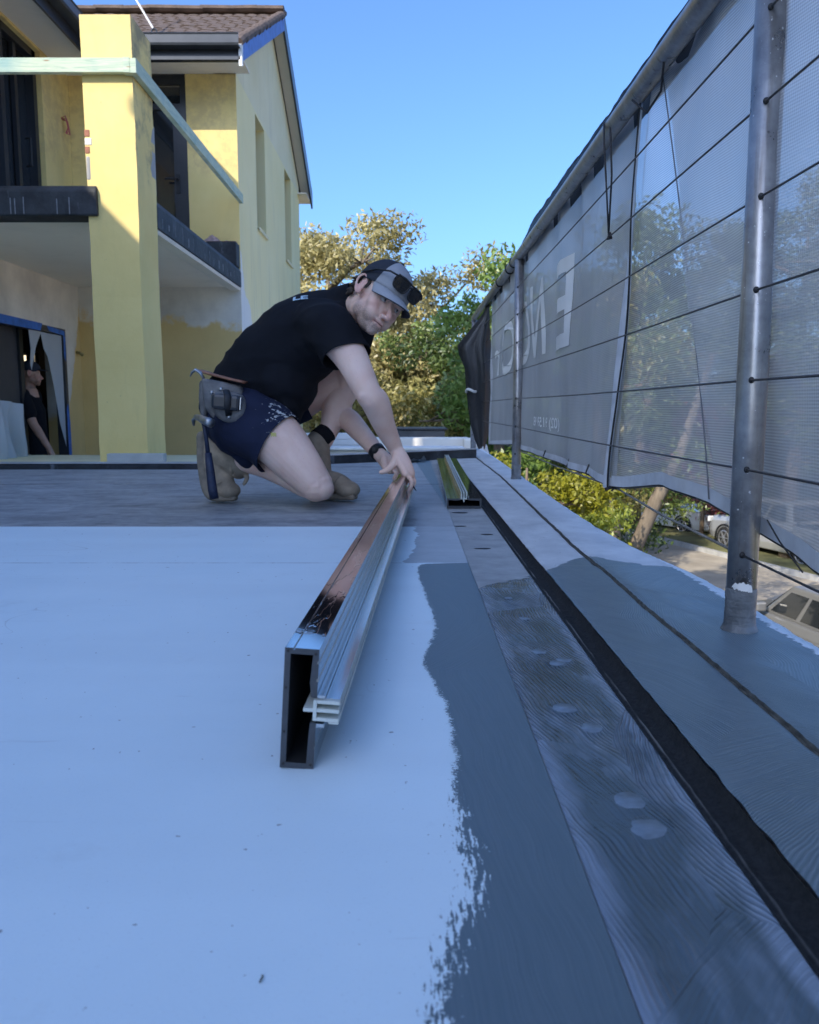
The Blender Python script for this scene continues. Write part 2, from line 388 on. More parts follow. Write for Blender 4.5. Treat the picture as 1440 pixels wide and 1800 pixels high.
def m_cloth(name, op, col, tint=(.9, .93, 1.0), weave=1.0):
    """woven shade cloth: opaque threads, open holes between them"""
    t = NT(name); x, y, z = t.xyz()
    wz = t.math('MULTIPLY', t.math('SINE', t.math('MULTIPLY', z, 2 * math.pi / .0052)), .16 * weave)
    wy = t.math('MULTIPLY', t.math('SINE', t.math('MULTIPLY', y, 2 * math.pi / .0046)), .10 * weave)
    big = t.math('MULTIPLY', t.math('SUBTRACT', t.noise(2.2, 4), .5), .22)
    o = t.math('ADD', t.math('ADD', wz, wy), t.math('ADD', big, op), clamp=True)
    dirt = t.noise(1, 5, .6, t.map(t.co, (2, 2, .7)))
    c = t.mix(t.rng(dirt, .35, .7), tuple(v * .75 for v in col), col)
    t.t.nodes.remove(t.b)
    d = t.n('ShaderNodeBsdfDiffuse', {'Color': c}); tl = t.n('ShaderNodeBsdfTranslucent', {'Color': c})
    g = t.n('ShaderNodeBsdfGlossy', {'Color': (.8, .8, .8, 1), 'Roughness': .4})
    m = t.n('ShaderNodeMixShader', {0: .25, 1: d.outputs[0], 2: tl.outputs[0]})
    m = t.n('ShaderNodeMixShader', {0: .05, 1: m.outputs[0], 2: g.outputs[0]})
    tp = t.n('ShaderNodeBsdfTransparent', {'Color': (1, 1, 1, 1)})
    m = t.n('ShaderNodeMixShader', {0: o, 1: tp.outputs[0], 2: m.outputs[0]})
    t.t.links.new(m.outputs[0], t.out.inputs[0]); return t.m

M = {}
M['deck'] = m_deckpaint(); M['trowel'] = m_trowel(); M['kerb'] = m_kerbtop(); M['groove'] = m_groove(); M['crack'] = m_crack()
M['yellow'] = m_render('yellow_render', (.78, .60, .23), (.86, .69, .30), .20)
M['pale'] = m_render('pale_yellow_render', (.80, .72, .44), (.88, .81, .55), .25)
def m_gable():
    t = NT('streaked_gable_render'); x, y, z = t.xyz()
    n = t.noise(.9, 6, .62); c = t.mix(t.rng(n, .32, .68), (.90, .79, .42), (.94, .85, .50))
    st = t.rng(t.noise(1, 6, .6, t.map(t.co, (1.7, 1.7, .6)), 1.0), .52, .80); c = t.mix(t.math('MULTIPLY', st, .35), c, (.52, .50, .34))
    dr = t.math('MULTIPLY', t.rng(t.noise(1, 4, .6, t.map(t.co, (5, 5, .35)), .6), .52, .72), t.rng(z, 2.7, 1.5)); c = t.mix(t.math('MULTIPLY', dr, .5), c, (.30, .30, .20))
    pd = t.math('ADD', t.math('ADD', t.math('MULTIPLY', t.math('SUBTRACT', y, 9.85), .9), t.math('MULTIPLY', t.math('SUBTRACT', z, 1.55), .8)), t.math('MULTIPLY', t.math('SUBTRACT', t.noise(1.6, 4), .5), 1.1))
    pl = t.rng(pd, .03, -.03, smooth=True); c = t.mix(t.math('MULTIPLY', pl, .85), c, (.80, .80, .78))
    t.P(Base_Color=c, Roughness=.88, Normal=t.bump(t.noise(30, 5), .25, .006), Specular_IOR_Level=.25); return t.m
M['gable'] = m_gable()
M['cream'] = m_render('cream_plaster', (.70, .67, .58), (.78, .75, .66), .18)
M['soffit'] = m_render('white_soffit', (.86, .80, .68), (.90, .84, .73), .10, .1)
M['ochre_back'] = m_patchwall('patched_back_wall', 'x', (.84, .61, .26), (.88, .83, .73), 1.30, .42)
M['ochre_side'] = m_patchwall('patched_side_wall', 'y', (.84, .62, .27), (.88, .82, .71), 1.05, .30, lambda t, x, y: t.math('MULTIPLY', t.math('SUBTRACT', 9.25, y), 2.6))
M['membrane'] = m_membrane_edge(); M['timber'] = m_timber(); M['steel'] = m_steel()
M['tile'] = simple('roof_tile', (.105, .075, .058), .85, var=.45, scale=5, bump=.5, bscale=40)
M['charcoal'] = simple('charcoal_metal', (.025, .028, .034), .35, .0, var=.2)
M['gutter'] = simple('gutter_metal', (.05, .055, .062), .3, .0, var=.2)
M['blue'] = simple('blue_barge_paint', (.10, .20, .55), .6, var=.2, scale=9)
M['white'] = simple('white_paint', (.74, .75, .74), .6, var=.1, scale=4, bump=.2)
M['whitewall'] = simple('white_rendered_wall', (.78, .75, .68), .8, var=.08, scale=2, bump=.3)
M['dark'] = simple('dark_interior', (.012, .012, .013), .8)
M['door'] = simple('grey_door_leaf', (.05, .052, .058), .5, var=.15)
M['tape'] = simple('blue_masking_tape', (.04, .16, .52), .6, var=.25, scale=12)
M['brick'] = simple('red_brick', (.36, .16, .10), .9, var=.3, scale=20, bump=.6)
def m_glass():
    t = NT('window_glass'); t.P(Base_Color=(.02, .024, .028), Roughness=.04, Specular_IOR_Level=.9); return t.m
M['glass'] = m_glass()
M['asphalt'] = simple('sunbleached_road', (.37, .325, .26), .9, var=.18, scale=1.5, bump=.4, bscale=30)
M['verge'] = simple('dry_verge', (.13, .13, .05), .95, var=.5, scale=1.2, bump=.6, bscale=12)
M['ground'] = simple('ground_soil', (.36, .31, .215), .95, var=.25, scale=.4)
M['concrete'] = simple('plain_concrete', (.38, .38, .37), .85, var=.2, scale=4, bump=.3)
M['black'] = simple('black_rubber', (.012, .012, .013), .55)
M['bark_pale'] = m_bark('pale_bark', (.09, .07, .05), (.23, .185, .135)); M['bark'] = m_bark('brown_bark', (.09, .065, .045), (.24, .18, .13))

# ================================================================ ground, street
ZG = -4.1
def plane_sheet(name, pts, mat, kind='structure', parent=None):
    o = link(name, mesh(pts, [tuple(range(len(pts)))]), mat, parent); o['kind'] = kind; return o
plane_sheet('ground', [(-400, -300, ZG - .12), (400, -300, ZG - .12), (400, 900, ZG - .12), (-400, 900, ZG - .12)], M['ground'])
hd = Vector((-.31, .95, 0)).normalized(); sd = Vector((hd.y, -hd.x, 0))     # along the street, across the street (away from us)
O = Vector((6.3, 12.4, 0))
def st(a, c, z): return O + hd * a + sd * c + Vector((0, 0, z))
plane_sheet('road', [st(-60, -1.6, ZG), st(-60, 6.6, ZG), st(120, 6.6, ZG), st(120, -1.6, ZG)], M['asphalt'])
def kerbstrip(name, c0, c1, mat):
    mb = MB()
    p = [st(-60, c0, ZG - .2), st(-60, c1, ZG - .2), st(120, c1, ZG - .2), st(120, c0, ZG - .2)]
    q = [v + Vector((0, 0, .33)) for v in p]
    mb.add(p + q, [(4, 5, 6, 7), (0, 1, 5, 4), (1, 2, 6, 5), (2, 3, 7, 6), (3, 0, 4, 7)])
    o = mb.build(name, mat); o['kind'] = 'structure'; return o
kerbstrip('kerb', -1.76, -1.6, M['concrete']); kerbstrip('kerb', 6.6, 6.76, M['concrete'])
kerbstrip('verge', -4.2, -1.763, M['verge']); kerbstrip('verge', 6.763, 11.0, M['verge'])

MB().box(-9, .60, 4.9, 9.39, ZG - .1, -.935).box(-1.5, .0, 9.39, 9.4, ZG, ZG + .01).build('patio', M['concrete'])['kind'] = 'structure'  # unseen floor added to bounce light up under the balcony
# ================================================================ the deck we stand on
deck = empty('deck'); tag(deck, kind='structure')
def slab(name, x0, x1, y0, y1, zt, th, mat, parent=deck, bevel=0):
    return MB().box(x0, x1, y0, y1, zt - th, zt).build(name, mat, parent, bevel=bevel)
slab('cement_sheet', -5.0, .145, -2.0, 1.9830, 0, .012, M['deck'], bevel=.0012)
slab('cement_sheet', -5.0, .145, 1.9862, 4.05, -.0012, .012, M['deck'], bevel=.0012)
# far sheets end on the skewed back kerb
far = MB().prism([(-5.0, 4.0515), (.145, 4.0515), (.145, 5.85), (-.53, 5.50), (-1.27, 5.0), (-5.0, 5.0)], 'z', -.012, -.0002).build('cement_sheet', M['deck'], deck)
# a torn tab of membrane left at the far end of the sheet
def edge_x(y):  # outer edge of the concrete, uneven
    P_ = [(-2, .655), (.6, .655), (1.0, .652), (1.26, .650), (1.5, .651), (1.66, .658), (1.9, .646), (2.2, .612), (2.6, .596), (3.3, .600), (4.3, .615), (6, .645), (7.6, .66)]
    for (a, b), (c, d) in zip(P_, P_[1:]):
        if a <= y <= c: return b + (d - b) * (y - a) / (c - a)
    return P_[-1][1]
# strip between the sheets and the groove, trowelled ridges stand up along its edges
ys = np.concatenate([np.arange(-.6, 1.2, .004), np.arange(1.2, 2.4, .008), np.arange(2.4, 7.3, .05)])
xs = np.linspace(.1465, .276, 34)
YY, XX = np.meshgrid(ys, xs, indexing='ij')
def nz(x, y, s, o=0): return mnoise.noise(Vector((x * s, y * s, o)))
ZZ = np.zeros_like(YY)
plugs = [(.205, 1.255, .013), (.235, 1.21, .012), (.222, 1.195, .012), (.198, 1.010, .015), (.219, .945, .014), (.216, .760, .0165), (.218, .707, .0175), (.21, 1.46, .010), (.20, 1.62, .008)]
for i in range(YY.shape[0]):
    for j in range(YY.shape[1]):
        x, y = XX[i, j], YY[i, j]
        wetf = 1.0 if y < 1.74 else 0.0
        z = -.0035 + .0009 * nz(x, y, 14)
        z += wetf * (.0014 * math.exp(-((x - .1515) / .0035) ** 2) + .0016 * math.exp(-((x - .271) / .005) ** 2) + .0012 * nz(x * 1.5, y * .5, 22, 3))
        for (px_, py_, r_) in plugs:
            q = math.hypot((x - px_) * .95, (y - py_) * 1.0) / r_
            if q < 1.35: z = z * max(0, min(1, (q - .85) * 3)) + (-.0030 + .0004 * nz(x, y, 120)) * (1 - max(0, min(1, (q - .85) * 3))) + .0009 * math.exp(-((q - 1.05) / .12) ** 2)
        ZZ[i, j] = z
strip = link('edge_strip', grid_mesh(np.stack([XX, YY, ZZ], -1)), M['trowel'], deck, True)
MB().box(.1465, .2755, -2, 7.4, -.05, -.0075).build('strip_base', M['concrete'], deck)
M['plug'] = simple('smooth_filler', (.155, .20, .25), .26, var=.18, scale=60, bump=.3, bscale=150)
for k, (px_, py_, r_) in enumerate(plugs):
    pg = MB(); rim = []; n_ = 22
    for q in range(n_):
        a = 2 * math.pi * q / n_; rr = r_ * (1 + .30 * nz(math.cos(a) * 1.3, math.sin(a) * 1.3 + k, 1.2, k))
        rim.append((px_ + rr * math.cos(a) * .98, py_ + rr * math.sin(a) * 1.05))
    vs = [(x, y, -.0030) for x, y in rim] + [(px_ + (x - px_) * .93, py_ + (y - py_) * .93, -.0022) for x, y in rim] + [(px_, py_, -.0021)]
    fs = [(q, (q + 1) % n_, n_ + (q + 1) % n_, n_ + q) for q in range(n_)] + [(n_ + q, n_ + (q + 1) % n_, 2 * n_) for q in range(n_)]
    pg.add(vs, fs).build('filler_patch', M['plug'], deck, True)
# dark groove
gx = [.2765, .280, .284, .289, .291, .296, .306, .314, .3195]
gz = [-.003, -.004, -.013, -.010, -.0105, -.016, -.018, -.015, -.002]
gys = np.concatenate([np.arange(-.6, 2.2, .008), np.arange(2.2, 7.35, .04)])
G = np.zeros((len(gys), len(gx), 3))
for i, y in enumerate(gys):
    for j, (x, z) in enumerate(zip(gx, gz)):
        wx = .003 * nz(.3, y, 5) + .0012 * nz(x * 3, y, 60)
        G[i, j] = (x + wx * (0.35 if 0 < j < 8 else 1.0 if j == 8 else .3), y, z + .0018 * nz(x * 4, y, 45))
link('bitumen_groove', grid_mesh(G), M['groove'], deck, True)
# concrete edge in two runs with the sealed crack between them
def crack_x(y): return (.452 + .004 * nz(0, y, 3) + .0022 * nz(2, y, 14)) + max(0, min(1, (y - 2.3) / 2.2)) * .05
kys = np.concatenate([np.arange(-.6, 2.6, .010), np.arange(2.6, 7.6, .04)])
def edge_run(name, fx0, fx1, nx, drop=False):
    us = np.linspace(0, 1, nx); A = np.zeros((len(kys), nx + (2 if drop else 0), 3))
    for i, y in enumerate(kys):
        a, b = fx0(y), fx1(y)
        for j, u in enumerate(us):
            x = a + (b - a) * u
            z = .0006 * nz(x, y, 9) + .0005 * nz(x, y, 45) + (.0012 if y < 1.95 else 0)
            if u < .04 or u > .96: z -= .0015
            A[i, j] = (x, y, z)
        if drop:
            A[i, nx] = (b + .006, y, -.012); A[i, nx + 1] = (b + .008 + .004 * nz(1, y, 20), y, -.22)
    return link(name, grid_mesh(A), M['kerb'], deck, True)
edge_run('concrete_edge', lambda y: .3200 + .0022 * nz(.3, y, 30), lambda y: crack_x(y) - .0042, 22)
edge_run('concrete_edge', lambda y: crack_x(y) + .0042, lambda y: edge_x(y) + .004 * nz(.6, y, 16) + .0025 * nz(.6, y, 70), 36, True)
cy = kys; C_ = np.zeros((len(cy), 7, 3))
for i, y in enumerate(cy):
    for j, (dx, dz) in enumerate([(-.0045, -.0005), (-.003, .0022), (-.0015, -.004), (0, -.0065), (.0015, -.003), (.003, .003), (.0048, -.0005)]):
        C_[i, j] = (crack_x(y) + dx + .0012 * nz(j, y, 40), y, dz + .002 * nz(j * 2, y, 55))
link('sealed_crack', grid_mesh(C_), M['crack'], deck, True)
# body of the building under the deck, with the street-side wall
MB().box(-5.0, .635, -6, 7.55, ZG - .3, -.06).build('podium', M['pale'], deck)
MB().box(.14, .40, -2, 7.4, -.058, -.024).build('strip_base', M['concrete'], deck)
# back kerb, skewed
kb = MB()
kpath = [(-5.2, 5.02, .028), (-1.27, 5.02, .030), (-.53, 5.52, .050), (.02, 5.88, .055), (.50, 6.12, .060)]
vs = []
for (x, y, h) in kpath: vs += [(x, y, -.02), (x, y, h), (x, y + .13, h + .004), (x, y + .13, -.3)]
fs = []
for i in range(len(kpath) - 1):
    b = 4 * i
    for k in range(3): fs.append((b + k, b + 4 + k, b + 5 + k, b + 1 + k))
fs += [(0, 1, 2, 3), tuple(4 * (len(kpath) - 1) + k for k in (3, 2, 1, 0))]
kb.add(vs, fs).build('back_kerb', M['membrane'], deck)
kt = MB()
for (a, b) in zip(kpath, kpath[1:]):
    kt.add([(a[0], a[1] + .006, a[2] + .004), (b[0], b[1] + .006, b[2] + .004), (b[0], b[1] + .128, b[2] + .008), (a[0], a[1] + .128, a[2] + .008)], [(0, 1, 2, 3)])
kt.build('kerb_capping', M['concrete'], deck)
tabs = MB(); 
tp = [(-.02, 5.62, .004), (.03, 5.60, .03), (.07, 5.66, .012), (.10, 5.70, .045), (.12, 5.75, .01), (.05, 5.80, .008), (-.04, 5.76, .006)]
tabs.add(tp, [(0, 1, 2, 6), (2, 3, 4, 5), (2, 5, 6)]).build('torn_membrane_flap', M['deck'], deck)
# a curl of debris on the sheet
tag(MB().tube([(-.0995, .4995, .0012), (-.0985, .5015, .0024), (-.0982, .5045, .0020), (-.0990, .5065, .0012)], .0006, 6).build('wood_shaving', M['crack']), 'tiny dark curled shaving lying on the white sheet near the camera', 'debris')
# ================================================================ the house
XR, YB, XA = -1.88, 9.4, -3.70
house = empty('house', (0, 0, 0)); tag(house, 'two storey yellow rendered house with a tiled gable roof and open balcony', 'house')
def hbox(name, x0, x1, y0, y1, z0, z1, mat, bevel=0, parent=house): return MB().box(x0, x1, y0, y1, z0, z1).build(name, mat, parent, bevel=bevel)

def wall_x(name, x0, x1, y0, y1, z0, z1, holes, mat, extra=None):
    """wall slab thick in x with rectangular holes given as (ya, yb, za, zb)"""
    yc = sorted({y0, y1, *[h[0] for h in holes], *[h[1] for h in holes]}); zc = sorted({z0, z1, *[h[2] for h in holes], *[h[3] for h in holes]})
    bm = bmesh.new()
    def solid(i, j):
        if i < 0 or j < 0 or i >= len(yc) - 1 or j >= len(zc) - 1: return False
        y, z = (yc[i] + yc[i + 1]) / 2, (zc[j] + zc[j + 1]) / 2
        return not any(h[0] < y < h[1] and h[2] < z < h[3] for h in holes)
    def q(*p): bm.faces.new([bm.verts.new(v) for v in p])
    for i in range(len(yc) - 1):
        for j in range(len(zc) - 1):
            if not solid(i, j): continue
            a, b, c, d = yc[i], yc[i + 1], zc[j], zc[j + 1]
            q((x1, a, c), (x1, b, c), (x1, b, d), (x1, a, d)); q((x0, b, c), (x0, a, c), (x0, a, d), (x0, b, d))
            if not solid(i - 1, j): q((x0, a, c), (x1, a, c), (x1, a, d), (x0, a, d))
            if not solid(i + 1, j): q((x1, b, c), (x0, b, c), (x0, b, d), (x1, b, d))
            if not solid(i, j - 1): q((x0, b, c), (x1, b, c), (x1, a, c), (x0, a, c))
            if not solid(i, j + 1): q((x0, a, d), (x1, a, d), (x1, b, d), (x0, b, d))
    if extra: extra(bm, q)
    bmesh.ops.remove_doubles(bm, verts=bm.verts, dist=1e-4); bmesh.ops.recalc_face_normals(bm, faces=bm.faces)
    me = bpy.data.meshes.new('m'); bm.to_mesh(me); bm.free()
    return link(name, me, mat, house)

RIDGE_Y, RIDGE_Z, EAVE_Y0, EAVE_Y1, EAVE_Z = 11.9, 5.70, 8.85, 14.95, 4.05
# gable wall facing the deck side, two slot windows
wins = [(10.5, 11.15, 2.60, 3.92), (12.85, 13.5, 2.62, 3.93)]
gw = wall_x('gable_wall', XR - .25, XR, YB, 14.5, ZG - .2, 3.95, wins, M['gable'])
gt = MB().prism([(YB - .02, 3.952), (14.5, 3.952), (14.5, 4.08), (RIDGE_Y, RIDGE_Z - .22), (YB - .02, 4.08)], 'x', XR - .24, XR - .001).build('gable_wall', M['pale'], house)
for (ya, yb, za, zb) in wins:
    f = MB()
    for b in ((ya, ya + .045, za, zb), (yb - .045, yb, za, zb), (ya + .045, yb - .045, za, za + .05), (ya + .045, yb - .045, zb - .05, zb), (ya + .045, yb - .045, (za + zb) / 2 - .02, (za + zb) / 2 + .02)):
        f.box(XR - .17, XR - .115, *b)
    fo = f.build('window', M['charcoal'], house)
    MB().box(XR - .15, XR - .14, ya + .045, yb - .045, za + .05, zb - .05).build('pane', M['glass'], fo)
    MB().prism([(XR - .17, za + .001), (XR + .03, za - .012), (XR + .03, za - .05), (XR - .0015, za - .05), (XR - .0015, za - .004)], 'y', ya + .003, yb - .003).build('sill', M['pale'], fo)
# wall at the back of the balcony: ground floor patched, upper floor with a door
hbox('back_wall', XA - .10, XR - .0015, YB - .012, YB - .003, ZG, 1.87, M['ochre_back'])
hbox('wall_core', XA - .10, XR - .26, YB + .003, YB + .2, ZG, 1.87, M['cream'])
hbox('back_wall', XA, -3.30, YB, YB + .25, 1.90, 3.95, M['yellow'])
hbox('back_wall', -2.43, XR - .0015, YB - .003, YB + .2, 1.90, 3.95, M['yellow'])
d = hbox('balcony_door', -3.24, -2.49, YB + .06, YB + .10, 1.94, 3.84, M['glass'])
fr = MB(); fr.box(-3.30, -3.23, YB + .02, YB + .12, 1.9, 3.95).box(-2.50, -2.43, YB + .02, YB + .12, 1.9, 3.95).box(-3.23, -2.50, YB + .02, YB + .12, 3.85, 3.95).box(-3.23, -2.50, YB + .03, YB + .11, 3.60, 3.66)
fr.box(-3.23, -3.14, YB + .03, YB + .055, 1.94, 3.6).box(-2.59, -2.50, YB + .03, YB + .055, 1.94, 3.6)
fr.build('frame', M['charcoal'], d)
h = MB(); h.box(-2.57, -2.53, YB + .018, YB + .03, 2.72, 2.92).tube([(-2.55, YB + .02, 2.86), (-2.55, YB - .03, 2.86), (-2.68, YB - .03, 2.86)], .011, 8); h.build('handle', M['black'], d)
# left wall running away from us, ground floor opening and upper sliding door
wall_x('side_wall', XA - .22, XA, 5.5, YB - .014, ZG, 1.87, [(7.05, 8.95, -.9, 1.19)], M['ochre_side'])
wall_x('side_wall', XA - .22, XA, 5.5, YB - .002, 1.90, 3.93, [(6.4, 8.72, 1.93, 3.90)], M['yellow'])
hbox('side_wall', -9, XA - .22, 5.5, 5.7, ZG, 3.93, M['yellow'])
sd_ = MB().box(XA - .14, XA - .13, 6.45, 8.66, 1.97, 3.84).build('sliding_door', M['glass'], house)
fr = MB()
for y in (6.4, 7.20, 7.95, 8.64): fr.box(XA - .17, XA - .05, y, y + .075, 1.93, 3.90)
fr.box(XA - .17, XA - .05, 6.4, 8.72, 3.83, 3.9).box(XA - .17, XA - .05, 6.4, 8.72, 1.93, 2.0).box(XA - .12, XA - .08, 8.30, 8.36, 2.0, 3.83)
fr.build('frame', M['charcoal'], sd_)
h = MB(); h.tube([(XA - .05, 8.40, 2.72), (XA - .0, 8.40, 2.72), (XA + .0, 8.40, 2.98), (XA - .05, 8.40, 2.98)], .012, 8); h.build('handle', M['black'], sd_)
# dark room behind the opening
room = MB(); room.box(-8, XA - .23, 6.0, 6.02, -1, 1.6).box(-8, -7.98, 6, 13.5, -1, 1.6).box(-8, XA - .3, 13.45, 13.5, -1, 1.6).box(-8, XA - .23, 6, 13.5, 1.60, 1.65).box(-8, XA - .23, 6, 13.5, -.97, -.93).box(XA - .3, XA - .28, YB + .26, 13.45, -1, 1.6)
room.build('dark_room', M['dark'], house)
lw = NT('lit_window_glow'); lw.P(Base_Color=(.9, .8, .6), Emission_Color=(1, .82, .55, 1), Emission_Strength=.7)
wl = MB().box(-5.98, -5.80, 12.9, 12.91, .95, 1.17).build('lit_window', lw.m, house)
MB().box(-6.02, -5.98, 12.88, 12.93, .91, 1.21).box(-5.80, -5.76, 12.88, 12.93, .91, 1.21).box(-5.98, -5.80, 12.88, 12.93, .91, .95).box(-5.98, -5.80, 12.88, 12.93, 1.17, 1.21).box(-5.98, -5.80, 12.88, 12.93, 1.0, 1.03).build('frame', M['white'], wl)
# door leaf, steel post, blue tape, torn plastic
gd = MB().box(XA - .20, XA - .15, 7.05, 8.18, -.9, 1.16).build('door_leaf', M['door'], house)
MB().box(XA - .21, XA - .13, 8.19, 8.27, -.9, 1.17).build('door_edge', M['charcoal'], house)
MB().box(-4.30, -4.23, 9.34, 9.39, -.9, 1.6).build('steel_stud', M['gutter'], house)
jm = MB(); jm.box(XA - .10, XA + .012, 8.90, 8.955, -.9, 1.14).box(XA - .10, XA + .012, 7.05, 8.955, 1.14, 1.20); jm.build('door_frame', M['gutter'], house)
tp = MB()
tp.add([(XA + .0145, 7.05, 1.13), (XA + .0145, 8.35, 1.135), (XA + .0145, 8.4, 1.21), (XA + .0145, 7.05, 1.215)], [(0, 1, 2, 3)])
tp.add([(XA + .0145, 8.55, 1.15), (XA + .0145, 8.93, 1.13), (XA + .0145, 8.93, 1.18), (XA + .0145, 8.5, 1.20)], [(0, 1, 2, 3)])
tp.add([(XA + .0145, 8.885, -.9), (XA + .0145, 8.965, -.9), (XA + .0145, 8.96, .2), (XA + .0145, 8.93, .42), (XA + .0145, 8.885, .36)], [(0, 1, 2, 3, 4)])
tp.add([(XA + .0145, 8.89, .9), (XA + .0145, 8.93, .86), (XA + .0145, 8.945, 1.12), (XA + .0145, 8.89, 1.13)], [(0, 1, 2, 3)])
tp.build('masking_tape', M['tape'], house)
pl = NT('plastic_sheet'); pl.P(Base_Color=(.62, .66, .68), Roughness=.25, Transmission_Weight=.25, IOR=1.05)
tr = MB()
def fan(pts): tr.add(pts, [tuple(range(len(pts)))])
fan([(XA - .005, 8.885, 1.13), (XA - .03, 8.50, 1.13), (XA - .05, 8.62, .92), (XA - .045, 8.73, .60), (XA - .03, 8.80, .20), (XA - .01, 8.885, -.05)])
fan([(XA - .02, 8.16, 1.13), (XA - .01, 8.42, 1.13), (XA - .03, 8.33, .98), (XA - .05, 8.25, .74), (XA - .04, 8.20, .80), (XA - .03, 8.21, .95)])
fan([(XA - .02, 8.42, 1.13), (XA - .01, 8.52, 1.13), (XA - .04, 8.60, .90), (XA - .04, 8.52, .97)])
tr.build('torn_plastic', pl.m, house)
# small fixtures on the walls
MB().tube([(XA, 9.25, .98), (XA + .04, 9.25, .97), (XA + .06, 9.28, .95)], .016, 8).build('hose_tap', simple('brass', (.30, .24, .10), .4, .8), house)
wr = MB()
for k in range(3): wr.tube([(XA, 9.17 + .02 * k, 3.42), (XA + .05, 9.15 + .03 * k, 3.44 - .02 * k), (XA + .06, 9.19 + .02 * k, 3.33 - .03 * k), (XA + .03, 9.20, 3.28)], .007, 6)
wr.build('loose_wires', simple('red_wire', (.45, .10, .12), .5), house)
# balcony
fm = MB().prism([(5.872, 1.69), (5.872, 1.86), (5.90, 1.895), (6.1, 1.90), (6.1, 1.69)], 'x', -6.4, -2.155).build('balcony_edge', M['membrane'], house, bevel=.012)
mm = simple('dusty_mortar', (.20, .215, .23), .9, var=.3, scale=30)
ml = MB().box(-.003, .003, -.0015, .0015, 0, .1).v; mlm = mesh(ml, [(0,3,2,1),(4,5,6,7),(0,1,5,4),(1,2,6,5),(2,3,7,6),(3,0,4,7)]); mlm.materials.append(mm)
def joint_line(x, y, z, h, rz=0.0, wd=1.0):
    o = bpy.data.objects.new('mortar_line', mlm); COL.objects.link(o); o.parent = house; o.location = (x, y, z); o.scale = (wd, 1, h / .1); o.rotation_euler = (0, 0, rz)
for x in (-2.75, -2.72, -2.66, -2.43, -2.345, -3.0, -3.25): joint_line(x, 5.8708, 1.70, .10 + .02 * random.random())
hbox('balcony_slab', -6.4, XR - .03, 6.102, YB + .02, 1.702, 1.888, M['soffit'])
re = MB().prism([(XR - .03, 1.70), (XR + .004, 1.705), (XR + .004, 1.86), (XR - .02, 1.905), (XR - .10, 1.905), (XR - .10, 1.89), (XR - .031, 1.889)], 'y', 6.33, YB - .008).build('balcony_edge', M['membrane'], house)
for k in range(15): joint_line(XR + .005, 6.45 + k * .185 + random.uniform(-.03, .03), 1.72 + random.random() * .03, random.uniform(.04, .11), math.pi / 2, random.choice((1.3, 1.7, 4.5)))
MB().prism([(XR - .12, 1.665), (XR - .012, 1.665), (XR - .002, 1.69), (XR - .012, 1.7005), (XR - .12, 1.7005)], 'y', 6.36, YB - .008).build('drip_edge', M['cream'], house)
hbox('upstand_box', -2.24, XR - .006, YB - .20, YB - .006, 1.906, 2.16, M['membrane'], .01)
# column
cm = MB()
zs = np.linspace(ZG - .2, 3.0, 60)
colp = [(-2.225, 5.90), (-1.88, 5.90), (-1.88, 6.33), (-2.225, 6.33)]
cvs, cfs = [], []
for i, z in enumerate(zs):
    for (x, y) in colp: cvs.append((x + .006 * nz(z, x, 5), y + .005 * nz(z, y, 6), z))
for i in range(len(zs) - 1):
    for k in range(4): cfs.append((4 * i + k, 4 * i + (k + 1) % 4, 4 * i + 4 + (k + 1) % 4, 4 * i + 4 + k))
cfs.append(tuple(range(4 * (len(zs) - 1), 4 * len(zs)))); cm.add(cvs, cfs)
cm.build('column', M['yellow'], house)
bk = None
for k, (z, wd) in enumerate(((2.16, .050), (2.215, .038), (2.105, .034))):
    b = MB().box(-2.2285, -2.2285 + wd, 5.8955, 5.96, z, z + .048).build('brick', M['brick'] if k else M['cream'], house, bevel=.006)
MB().box(-2.2275, -2.195, 5.8965, 5.95, 1.93, 2.09).build('chipped_render', M['concrete'], house, bevel=.01)
MB().prism([(6.336, 1.93), (6.336, 2.42), (6.29, 2.38), (6.25, 2.30), (6.27, 2.18), (6.22, 2.10), (6.26, 2.0)], 'x', XR - .004, XR + .0025).build('chipped_render', M['concrete'], house)
tag(MB().box(-2.09, -1.70, 5.66, 5.74, 0.0, .058).build('board_offcut', simple('pale_board', (.45, .47, .48), .6, var=.1, scale=10), None, bevel=.003), 'pale grey board offcut lying by the base of the yellow column', 'board')
# temporary rails of treated pine
tr1 = MB().box(-6.0, -1.925, 5.845, 5.888, 2.613, 2.706).build('timber_rail', M['timber'], None, bevel=.003)
tag(tr1, 'pale green treated pine rail across the front of the yellow column', 'timber rail', 'temporary balcony rails')
tr2 = MB().box(-1.876, -1.833, 5.83, YB - .002, 2.603, 2.698).box(-1.923, -1.8765, 5.83, 5.889, 2.606, 2.704).build('timber_rail', M['timber'], None, bevel=.003)
tag(tr2, 'blue green treated pine rail running from the column back to the gable wall', 'timber rail', 'temporary balcony rails')
# eaves and roof
hbox('soffit', -3.25, -1.73, EAVE_Y0 + .03, YB - .004, 3.952, 3.975, M['soffit'])
hbox('soffit', XA - .25, -3.255, 5.2, YB - .004, 3.934, 3.96, M['soffit'])
MB().prism([(EAVE_Y0, 3.865), (EAVE_Y0 + .03, 3.865), (EAVE_Y0 + .03, 4.10), (EAVE_Y0, 4.10)], 'x', -3.2, -1.722).build('fascia', M['charcoal'], house)
gp = [(-.002, .0), (-.115, .0), (-.125, .02), (-.125, .095), (-.135, .11), (-.12, .118), (-.112, .105), (-.112, .012), (-.002, .012)]
MB().prism([(EAVE_Y0 + a, 3.975 + b) for a, b in gp], 'x', -3.2, -1.712).build('gutter', M['gutter'], house)
MB().prism([(EAVE_Y0 + a, 3.87 + b) for a, b in ((-.004, 0), (-.03, .0), (-.03, .035), (-.004, .04))], 'x', -3.2, -1.716).build('gutter_trim', M['gutter'], house)
